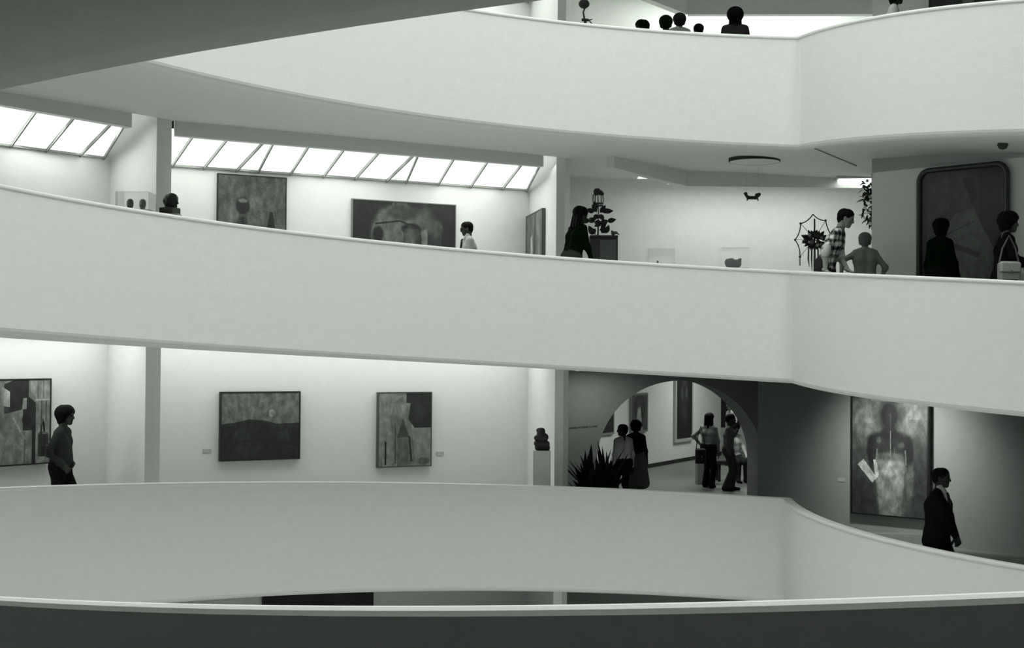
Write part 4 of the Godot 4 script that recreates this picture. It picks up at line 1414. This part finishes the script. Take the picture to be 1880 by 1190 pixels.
	# hanging carved boat animal
	var hs := thing("hanging_figure", S(3.553, 2.285, 21.0), 0, "small dark carved animal figure hanging in the alcove", "sculpture")
	var hm := MB.new()
	hm.coloured = true
	var hc := lin(0.09)
	fsdf(hm, [[Vector3(-0.11, 0.035, 0), Vector3(-0.06, -0.025, 0), 0.018, 0.026, hc], [Vector3(-0.06, -0.025, 0), Vector3(0.05, -0.025, 0), 0.026, 0.026, hc], [Vector3(0.05, -0.025, 0), Vector3(0.1, 0.02, 0), 0.026, 0.026, hc], [Vector3(0.06, 0.02, 0), Vector3(0.11, 0.03, 0), 0.02, 0.018, hc], [Vector3(-0.095, 0.05, 0), Vector3(-0.08, 0.04, 0), 0.012, 0.012, hc],
		[Vector3(-0.07, -0.04, 0.02), Vector3(-0.075, -0.07, 0.03), 0.008, 0.006, hc], [Vector3(0.075, -0.03, 0.02), Vector3(0.09, -0.07, 0.03), 0.008, 0.006, hc], [Vector3(-0.07, -0.04, -0.02), Vector3(-0.075, -0.07, -0.03), 0.008, 0.006, hc], [Vector3(0.075, -0.03, -0.02), Vector3(0.09, -0.07, -0.03), 0.008, 0.006, hc]], [], 0.007, 0.012)
	part("carving", hm, vm, hs)
	for q in [-0.09, 0.095]:
		var wr := MB.new()
		wr.tube([Vector3(q, 0.03, 0), Vector3(q * 0.9, 0.47, 0)], [0.0008, 0.0008], 5)
		part("wire", wr, flat(0.4), hs)
	# round plate on the ceiling
	var cp := thing("ceiling_plate", S(3.49, 2.75, 20.45), 0, "shallow round plate with a dark rim on the alcove ceiling", "ceiling plate")
	var c1 := MB.new()
	c1.lathe([Vector2(0.0, -0.03), Vector2(0.36, -0.03)], T(Vector3.ZERO), 40)
	part("face", c1, M.ceiling, cp)
	var c2 := MB.new()
	c2.lathe([Vector2(0.36, -0.032), Vector2(0.372, -0.028), Vector2(0.372, 0.03)], T(Vector3.ZERO), 40)
	part("rim", c2, flat(0.12), cp)
	# wire wheel of flowers on a pole
	var wy := ramp_floor(0, 4.48, 21.0)
	var ww := thing("flower_stand", S(4.48, wy, 21.0), 0, "wire wheel of flowers on a slim dark pole in the alcove", "flower stand")
	var py := 1.655 - wy
	var po := MB.new()
	po.tube([Vector3(0, 0, 0), Vector3(0, py + 0.3, 0)], [0.016, 0.012], 8)
	part("pole", po, flat(0.1), ww)
	var bs := MB.new()
	bs.lathe([Vector2(0, 0.025), Vector2(0.14, 0.025), Vector2(0.16, 0.012), Vector2(0.16, 0.0)], T(Vector3.ZERO), 24)
	part("base", bs, flat(0.1), ww)
	var tips := [Vector2(-0.024, 0.366), Vector2(0.165, 0.274), Vector2(0.293, 0.0), Vector2(0.215, -0.268), Vector2(0.19, -0.4)]
	var tips2 := [Vector2(-0.024, 0.366), Vector2(-0.207, 0.226), Vector2(-0.287, -0.018), Vector2(-0.213, -0.268), Vector2(-0.213, -0.4)]
	for list in [tips, tips2]:
		for i in 4:
			var wv := MB.new()
			var a: Vector2 = list[i]
			var b: Vector2 = list[i + 1]
			var mid := (a + b) / 2 * (0.84 if i < 3 else 1.0)
			var q := []
			var r := []
			for t in 9:
				var u := t / 8.0
				var p := a.lerp(mid, u).lerp(mid.lerp(b, u), u)
				q.append(Vector3(p.x, py + p.y, 0))
				r.append(0.008)
			wv.tube(q, r, 6)
			part("wire_arc", wv, flat(0.12), ww)
		for i in range(1, 4):
			var kn := MB.new()
			kn.ball(Vector3(list[i].x, py + list[i].y, 0), Vector3.ONE * 0.018, 8)
			part("knot", kn, flat(0.1), ww)
			var sp := MB.new()
			sp.tube([Vector3(0, py, 0), Vector3(list[i].x, py + list[i].y, 0)], [0.004, 0.004], 5)
			part("spoke", sp, flat(0.3), ww)
	var rn := RandomNumberGenerator.new()
	rn.seed = 5
	var l2 := leaf_mesh(0.12, 0.045, 0.03)
	for i in 80:
		var lo := MeshInstance3D.new()
		lo.name = "leaf"
		lo.mesh = l2
		lo.material_override = flat([0.1, 0.16, 0.3][i % 3])
		var ang := rn.randf_range(-PI, PI)
		lo.transform = Transform3D(Basis(Vector3.BACK, ang) * Basis(Vector3.RIGHT, rn.randf_range(-0.7, 0.7)), Vector3(-sin(ang) * 0.06 + rn.randf_range(-0.05, 0.05), py + cos(ang) * 0.05 - 0.02, rn.randf_range(-0.05, 0.06)))
		ww.add_child(lo, true)
	for i in 9:
		var fb := MB.new()
		fb.ball(Vector3(rn.randf_range(-0.11, 0.11), py + rn.randf_range(-0.12, 0.09), 0.09), Vector3.ONE * rn.randf_range(0.02, 0.032), 8)
		part("blossom", fb, flat([0.2, 0.62, 0.4][i % 3]), ww)
	for i in 5:
		var rb := MB.new()
		var rx := -0.09 + 0.045 * i
		rb.tube([Vector3(rx, py - 0.1, 0.03), Vector3(rx * 1.1, py - 0.3, 0.04), Vector3(rx * 0.9, py - 0.42 - 0.07 * (i % 2), 0.03)], [0.012, 0.014, 0.004], 5)
		part("ribbon", rb, flat(0.36), ww)
	# hanging flower garland behind the pier corner
	var gy := 2.62
	var gg := thing("hanging_garland", S(5.38, gy, 21.2), 0, "hanging garland of dark leaves and pale flowers at the pier corner", "garland")
	var cd := MB.new()
	cd.tube([Vector3(0, 0.04, 0), Vector3(0.02, -0.4, 0), Vector3(0, -0.8, 0)], [0.01, 0.012, 0.008], 6)
	part("cord", cd, flat(0.15), gg)
	for i in 110:
		var t := i / 109.0
		add_leaf(gg, l2, flat([0.1, 0.17, 0.26][i % 3]), Vector3(rn.randf_range(-0.15, 0.1), -0.02 - 0.66 * t, rn.randf_range(-0.05, 0.05)), rn.randf_range(0, TAU), rn.randf_range(1.2, 2.6), rn.randf_range(0.7, 1.25))
	for i in 9:
		var fb := MB.new()
		fb.ball(Vector3(rn.randf_range(-0.14, 0.02), -0.08 - 0.08 * i, 0.08), Vector3.ONE * 0.024, 8)
		part("blossom", fb, flat([0.7, 0.3, 0.85][i % 3]), gg)
	# fluorescent panel
	var fp := thing("ceiling_panel_light", S(5.5, 2.74, 21.9), 0, "bright fluorescent panel on the alcove ceiling by the pier corner", "ceiling light")
	var p1 := MB.new()
	p1.box(T(Vector3(0, -0.06, 0), -0.15), Vector3(1.0, 0.1, 0.75))
	var housing := part("housing", p1, flat(0.8), fp)
	var p2 := MB.new()
	p2.box(T(Vector3(0, -0.115, 0), -0.15), Vector3(0.94, 0.012, 0.69))
	var tubeglow: StandardMaterial3D = M.glow.duplicate()
	tubeglow.emission_energy_multiplier = 1.6
	part("diffuser", p2, tubeglow, housing)
	area("panel_glow", S(5.5, 2.74 - 0.13, 21.9), Vector3(cos(0.15), 0, sin(0.15)), Vector3.DOWN, Vector2(0.94, 0.69), 1.6, fp)
	# pendant on the ceiling of the bulge, and the two thin ceiling joints
	var pd := thing("ceiling_pendant", S(5.888, 2.585, 17.0), 0, "dark teardrop pendant under the ceiling at the upper right edge", "pendant")
	var pm := MB.new()
	pm.lathe([Vector2(0.012, 0.0), Vector2(0.02, -0.03), Vector2(0.055, -0.06), Vector2(0.066, -0.1), Vector2(0.045, -0.14), Vector2(0.0, -0.155)], T(Vector3.ZERO), 18)
	part("bowl", pm, flat(0.2), pd)
	var jt := MB.new()
	jt.tube([S(4.05, 2.715, 19.0), S(4.95, 2.668, 20.4)], [0.01, 0.01], 6)
	solo("trim_1", jt, flat(0.6), "dark joint line across the ceiling from the parapet crease", "ceiling joint", "", "structure")
	# bags
	bag("pale grey shoulder bag on the dark coated woman at the far right", S(5.79, 0.95, 16.5), 8, Vector3(0.27, 0.21, 0.1), 0.5, 0.3)

func bag(label: String, at: Vector3, yaw: float, size: Vector3, tone: float, strap: float) -> void:
	var o := thing("shoulder_bag", at, deg_to_rad(yaw), label, "bag")
	var mb := MB.new()
	mb.bevel_box(T(Vector3(0, 0, 0)), size, 0.03)
	part("body", mb, flat(tone, 0.6), o)
	var fl := MB.new()
	fl.bevel_box(T(Vector3(0, size.y * 0.2, 0.012)), Vector3(size.x * 0.96, size.y * 0.55, size.z), 0.02)
	var flap := part("flap", fl, flat(tone * 1.15, 0.6), o)
	var cl := MB.new()
	cl.bevel_box(T(Vector3(0, -size.y * 0.06, size.z / 2 + 0.014)), Vector3(0.035, 0.025, 0.008), 0.002)
	part("clasp", cl, flat(0.6, 0.3, 0.8), flap)
	var sp := MB.new()
	sp.tube([Vector3(-size.x * 0.45, size.y * 0.4, 0), Vector3(-size.x * 0.3, size.y * 0.5 + strap * 0.5, 0), Vector3(0, size.y * 0.5 + strap, 0), Vector3(size.x * 0.3, size.y * 0.5 + strap * 0.5, 0), Vector3(size.x * 0.45, size.y * 0.4, 0)], [0.012, 0.012, 0.012, 0.012, 0.012], 6)
	part("strap", sp, flat(tone * 0.6, 0.6), o)

func lower_objects() -> void:
	plinth(Vector2(0.455, 21.0), -1, -1.515, 0.26, 0.8, "white pedestal under the dark stone sculpture by the middle fin")
	var o := thing("stone_sculpture", S(0.455, -1.508, 21.0), 0, "dark squat stone sculpture of stacked lumps on a white pedestal", "sculpture")
	var mb := MB.new()
	mb.coloured = true
	var c := lin(0.12)
	fsdf(mb, [[Vector3(-0.06, 0.035, 0), Vector3(0.08, 0.035, 0), 0.045, 0.045, c], [Vector3(-0.07, 0.1, 0), Vector3(0.07, 0.09, 0), 0.05, 0.05, c], [Vector3(-0.08, 0.18, 0.01), Vector3(0.04, 0.19, 0.01), 0.04, 0.06, c], [Vector3(-0.02, 0.22, 0), Vector3(-0.01, 0.27, 0), 0.06, 0.06, c], [Vector3(-0.05, 0.29, 0), Vector3(0.01, 0.29, 0), 0.035, 0.035, c]], [], 0.009, 0.012)
	var vm := StandardMaterial3D.new()
	vm.vertex_color_use_as_albedo = true
	vm.roughness = 0.55
	part("carving", mb, vm, o)
	# leafy plant in front of the arch
	var base := Vector2(1.42, 23.3)
	var fy := ramp_floor(-1, base.x, base.y)
	var pl := thing("potted_plant", S(base.x, fy, base.y), 0, "bushy dark plant with long pointed leaves before the arch", "plant", "")
	var pot := MB.new()
	pot.lathe([Vector2(0.0, 0.0), Vector2(0.2, 0.0), Vector2(0.26, 0.3), Vector2(0.28, 0.34), Vector2(0.25, 0.34), Vector2(0.0, 0.3)], T(Vector3.ZERO), 24)
	part("pot", pot, flat(0.2), pl)
	var rn := RandomNumberGenerator.new()
	rn.seed = 9
	var kinds := [leaf_mesh(0.75, 0.11, 0.12), leaf_mesh(0.6, 0.09, 0.25), leaf_mesh(0.82, 0.1, 0.06)]
	for i in 120:
		add_leaf(pl, kinds[i % 3], flat([0.07, 0.1, 0.14][i % 3]), Vector3(rn.randf_range(-0.2, 0.2), 0.3 + rn.randf_range(0, 0.3), rn.randf_range(-0.16, 0.16)), rn.randf_range(0, TAU), rn.randf_range(0.03, 0.75), rn.randf_range(0.65, 1.1))
	# introductory lettering on the arch wall, a line too small to read
	var tx := thing("wall_lettering", S(1.35, -1.55, 27.49), 0, "short line of small dark lettering on the arch wall", "lettering")
	var x := -0.22
	var wi := [0.03, 0.1, 0.05, 0.12, 0.04, 0.09]
	for i in wi.size():
		var wb := MB.new()
		var k := 0
		while k * 0.013 < wi[i]:
			wb.box(T(Vector3(x + k * 0.013, 0.004 * ((k * 7 + i) % 3) + 0.0085 * i, 0)), Vector3(0.007, 0.022 + 0.006 * ((k * 5 + i) % 2), 0.006))
			k += 1
		part("word", wb, flat(0.15), tx)
		x += wi[i] + 0.022
	# bench and white block inside the arch
	var bn := thing("bench", S(5.62, -3.15, 34.0), 0, "long dark bench inside the arch", "bench")
	var b1 := MB.new()
	b1.bevel_box(T(Vector3(0, 0.46, 0)), Vector3(1.5, 0.1, 0.5), 0.02)
	part("seat", b1, flat(0.12), bn)
	for q in [-0.65, 0.65]:
		for w in [-0.18, 0.18]:
			var lg := MB.new()
			lg.box(T(Vector3(q, 0.205, w)), Vector3(0.06, 0.41, 0.06))
			part("leg", lg, flat(0.14), bn)
	var bk := MB.new()
	bk.bevel_box(T(Vector3(0, 0.28, 0)), Vector3(0.42, 0.56, 0.42), 0.01)
	var bo := solo("display_block", bk, flat(0.62), "plain grey display block behind the woman with the bag", "plinth")
	bo.position = S(4.55, -3.15, 33.2)
	bag("dark handbag slung at the hip of the long haired woman inside the arch", S(4.27, -2.4, 31.95), 15, Vector3(0.24, 0.34, 0.12), 0.1, 0.5)
	bag("dark bag hanging behind the walking woman's shoulder", S(-6.12, -1.3, 18.52), 90, Vector3(0.16, 0.32, 0.09), 0.14, 0.16)

func upper_objects() -> void:
	var y := ramp_floor(1, 1.02, 20.3)
	var pl := thing("wrought_sculpture", S(1.02, y, 20.3), 0, "dark twisted branch sculpture beside the upper fin", "sculpture")
	var h := 4.72 - y
	var ba := MB.new()
	ba.tube([Vector3(0, 0, 0), Vector3(0, h, 0)], [0.05, 0.02], 10)
	part("stem", ba, flat(0.1), pl)
	for q in [[0.0, 0.0, 0.1, 0.02], [0.0, -0.06, 0.16, -0.08], [0.0, 0.02, 0.1, -0.05]]:
		var b := MB.new()
		b.tube([Vector3(-0.05, h + q[1], 0), Vector3(0.04, h + q[1] - 0.01, 0.03), Vector3(q[2], h + q[3], 0.0)], [0.012, 0.011, 0.006], 6)
		part("branch", b, flat(0.1), pl)
	var t := MB.new()
	t.tube([Vector3(0, h - 0.05, 0), Vector3(-0.03, h + 0.12, 0), Vector3(0.0, h + 0.2, 0)], [0.016, 0.012, 0.012], 6)
	t.ball(Vector3(-0.02, h + 0.24, 0), Vector3(0.08, 0.07, 0.06))
	part("crown", t, flat(0.07), pl)

func people() -> void:
	# lower gallery
	var F := func(k: int, x: float, z: float) -> float: return ramp_floor(k, x, z)
	person("dark haired woman in a dark shirt walking past the plank painting", -6.0, F.call(-1, -6.0, 18.9), 18.9, 88, 1.74, {"top": 0.25, "bottom": 0.1, "skin": 0.3, "hair": 0.06, "style": "curly", "slim": 0.94, "lh": Vector3(0.1, 1.0, 0.1), "rh": Vector3(-0.17, 0.96, 0.1), "stride": 0.2, "curl": 0.9, "lean": 0.05, "paunch": 1.0})
	person("man in a dark suit and tie walking before the figure painting", 5.40, F.call(-1, 5.40, 17.95), 17.95, 58, 1.74, {"slim": 1.14, "top": 0.1, "bottom": 0.09, "skin": 0.24, "hair": 0.08, "style": "short", "jacket": true, "collar": true, "paunch": 1.0, "lh": Vector3(0.06, 0.84, 0.24), "rh": Vector3(-0.05, 0.83, 0.26), "curl": 0.8, "stride": 0.1, "elbow": Vector3(0.8, 0, -0.5)})
	person("man in a white shirt seen from behind inside the arch", 2.244, -3.15, 28.3, 205, 1.66, {"top": 0.82, "bottom": 0.1, "skin": 0.3, "hair": 0.06, "head_yaw": 60, "lh": Vector3(0.26, 0.76, 0.0), "rh": Vector3(-0.26, 0.76, 0.05)})
	person("curly haired woman in a dark top and grey skirt beside the white shirt", 2.55, -3.15, 29.0, 170, 1.7, {"top": 0.13, "bottom": 0.45, "skin": 0.25, "hair": 0.08, "style": "curly", "skirt": 0.42, "slim": 0.92})
	person("long haired woman with a hand on her hip inside the arch", 4.5, -3.15, 32.3, 150, 1.72, {"top": 0.62, "bottom": 0.12, "skin": 0.4, "hair": 0.08, "style": "long", "slim": 0.92, "rh": Vector3(-0.24, 0.8, 0.05), "lh": Vector3(0.2, 0.98, 0.02), "elbow": Vector3(1.0, 0, -0.4), "flare": 1.5})
	person("man in a grey jacket beside the long haired woman", 4.86, -3.15, 31.7, 75, 1.73, {"top": 0.42, "bottom": 0.3, "skin": 0.3, "hair": 0.07, "flare": 1.3, "curl": 0.9})
	person("balding man in a white shirt standing at the back of the arch room", 6.02, -3.15, 38.7, -70, 1.79, {"top": 0.8, "bottom": 0.5, "skin": 0.5, "hair": 0.08, "style": "bald"})
	person("curly haired person in white seated on the bench", 5.33, -3.15, 33.9, 20, 1.68, {"top": 0.85, "bottom": 0.2, "skin": 0.3, "hair": 0.07, "style": "curly", "seated": true, "seat_height": 0.53, "lh": Vector3(0.2, 0.62, 0.3), "rh": Vector3(-0.2, 0.62, 0.3)})
	# middle gallery
	person("man in glasses and a light grey jacket facing the wide painting", -0.664, F.call(0, -0.664, 21.7), 21.7, -80, 1.0 * (1.925 - F.call(0, -0.664, 21.7)) + 0.02, {"top": 0.66, "bottom": 0.3, "skin": 0.3, "hair": 0.07, "style": "short", "jacket": true, "collar": true, "glasses": true, "head_pitch": 8})
	person("dark haired woman in a dark sweater bending toward the ceramic tree", 0.83, F.call(0, 0.83, 19.8), 19.8, 118, 1.62, {"top": 0.05, "bottom": 0.2, "skin": 0.2, "hair": 0.04, "style": "long", "lean": 0.22, "lh": Vector3(0.2, 0.9, 0.3), "rh": Vector3(-0.22, 0.8, 0.25), "head_pitch": 12})
	person("young man in a checked shirt leaning on the parapet", 4.15, F.call(0, 4.15, 18.75), 18.75, 66, 1.72, {"top": 0.3, "check": true, "bottom": 0.18, "skin": 0.55, "hair": 0.06, "style": "short", "lean": 0.38, "tilt": 0.0, "head_pitch": 16, "head_yaw": 6, "rh": Vector3(-0.3, 0.84, 0.06), "lh": Vector3(-0.04, 0.86, 0.3), "slim": 0.95, "bare": true, "rolled": true, "curl": 0.9, "hand_dir": Vector3(-0.1, -0.45, 0.9), "palm": Vector3(0, -1, -0.2)})
	person("short grey haired woman in a grey cardigan with her back turned", 4.79, F.call(0, 4.79, 19.22), 19.22, 176, 1.41, {"top": 0.5, "bottom": 0.25, "skin": 0.55, "hair": 0.4, "style": "bowl", "rh": Vector3(-0.26, 0.9, 0.06), "lh": Vector3(0.42, 0.98, -0.12), "elbow": Vector3(0.8, -0.3, -0.4)})
	person("dark silhouetted visitor standing before the rounded painting", 5.43, F.call(0, 5.43, 18.0), 18.0, 130, 1.6, {"top": 0.05, "bottom": 0.06, "skin": 0.1, "hair": 0.035, "style": "bowl", "slim": 0.85, "rh": Vector3(-0.22, 0.85, 0.15)})
	person("curly haired woman in a dark coat at the far right", 5.88, F.call(0, 5.88, 16.9), 16.9, 85, 1.66, {"top": 0.07, "bottom": 0.08, "skin": 0.36, "hair": 0.06, "style": "curly", "jacket": true, "lh": Vector3(0.18, 1.08, 0.28), "rh": Vector3(-0.18, 1.1, 0.26), "curl": 0.9, "slim": 0.95})
	person("child cut off by the right edge of the view", 6.08, F.call(0, 6.08, 16.5), 16.5, -60, 1.17, {"top": 0.6, "bottom": 0.2, "skin": 0.5, "hair": 0.06, "style": "bowl"})
	# upper gallery
	person("dark haired head showing lowest and nearest the upper fin", 1.925, F.call(1, 1.925, 20.9), 20.9, -85, 4.872 - F.call(1, 1.925, 20.9), {"top": 0.2, "hair": 0.05, "style": "bowl", "skin": 0.25, "volume": 0.018})
	person("dark haired visitor pressed behind another head on the upper ramp", 2.207, F.call(1, 2.207, 20.6), 20.6, 160, 4.876 - F.call(1, 2.207, 20.6), {"top": 0.2, "hair": 0.05, "style": "bowl", "skin": 0.2, "volume": 0.018})
	person("dark haired man with a grey collar on the upper ramp", 2.335, F.call(1, 2.335, 19.9), 19.9, 190, 4.743 - F.call(1, 2.335, 19.9), {"top": 0.42, "hair": 0.06, "style": "bowl", "skin": 0.22, "volume": 0.02})
	person("top of a round dark head alone on the upper ramp", 2.732, F.call(1, 2.732, 20.9), 20.9, 180, 4.846 - F.call(1, 2.732, 20.9), {"top": 0.2, "hair": 0.06, "style": "short", "skin": 0.25})
	person("bushy haired visitor in a dark coat on the upper ramp", 3.131, F.call(1, 3.131, 20.0), 20.0, 175, 4.843 - F.call(1, 3.131, 20.0), {"top": 0.14, "hair": 0.04, "style": "long", "skin": 0.2, "jacket": true, "volume": 0.045, "slim": 1.1})
	person("visitor in a white shirt before the pier on the upper right ramp", 4.994, F.call(1, 4.994, 18.6), 18.6, 70, 4.79 - F.call(1, 4.994, 18.6), {"top": 0.8, "hair": 0.05, "style": "bowl", "skin": 0.2})
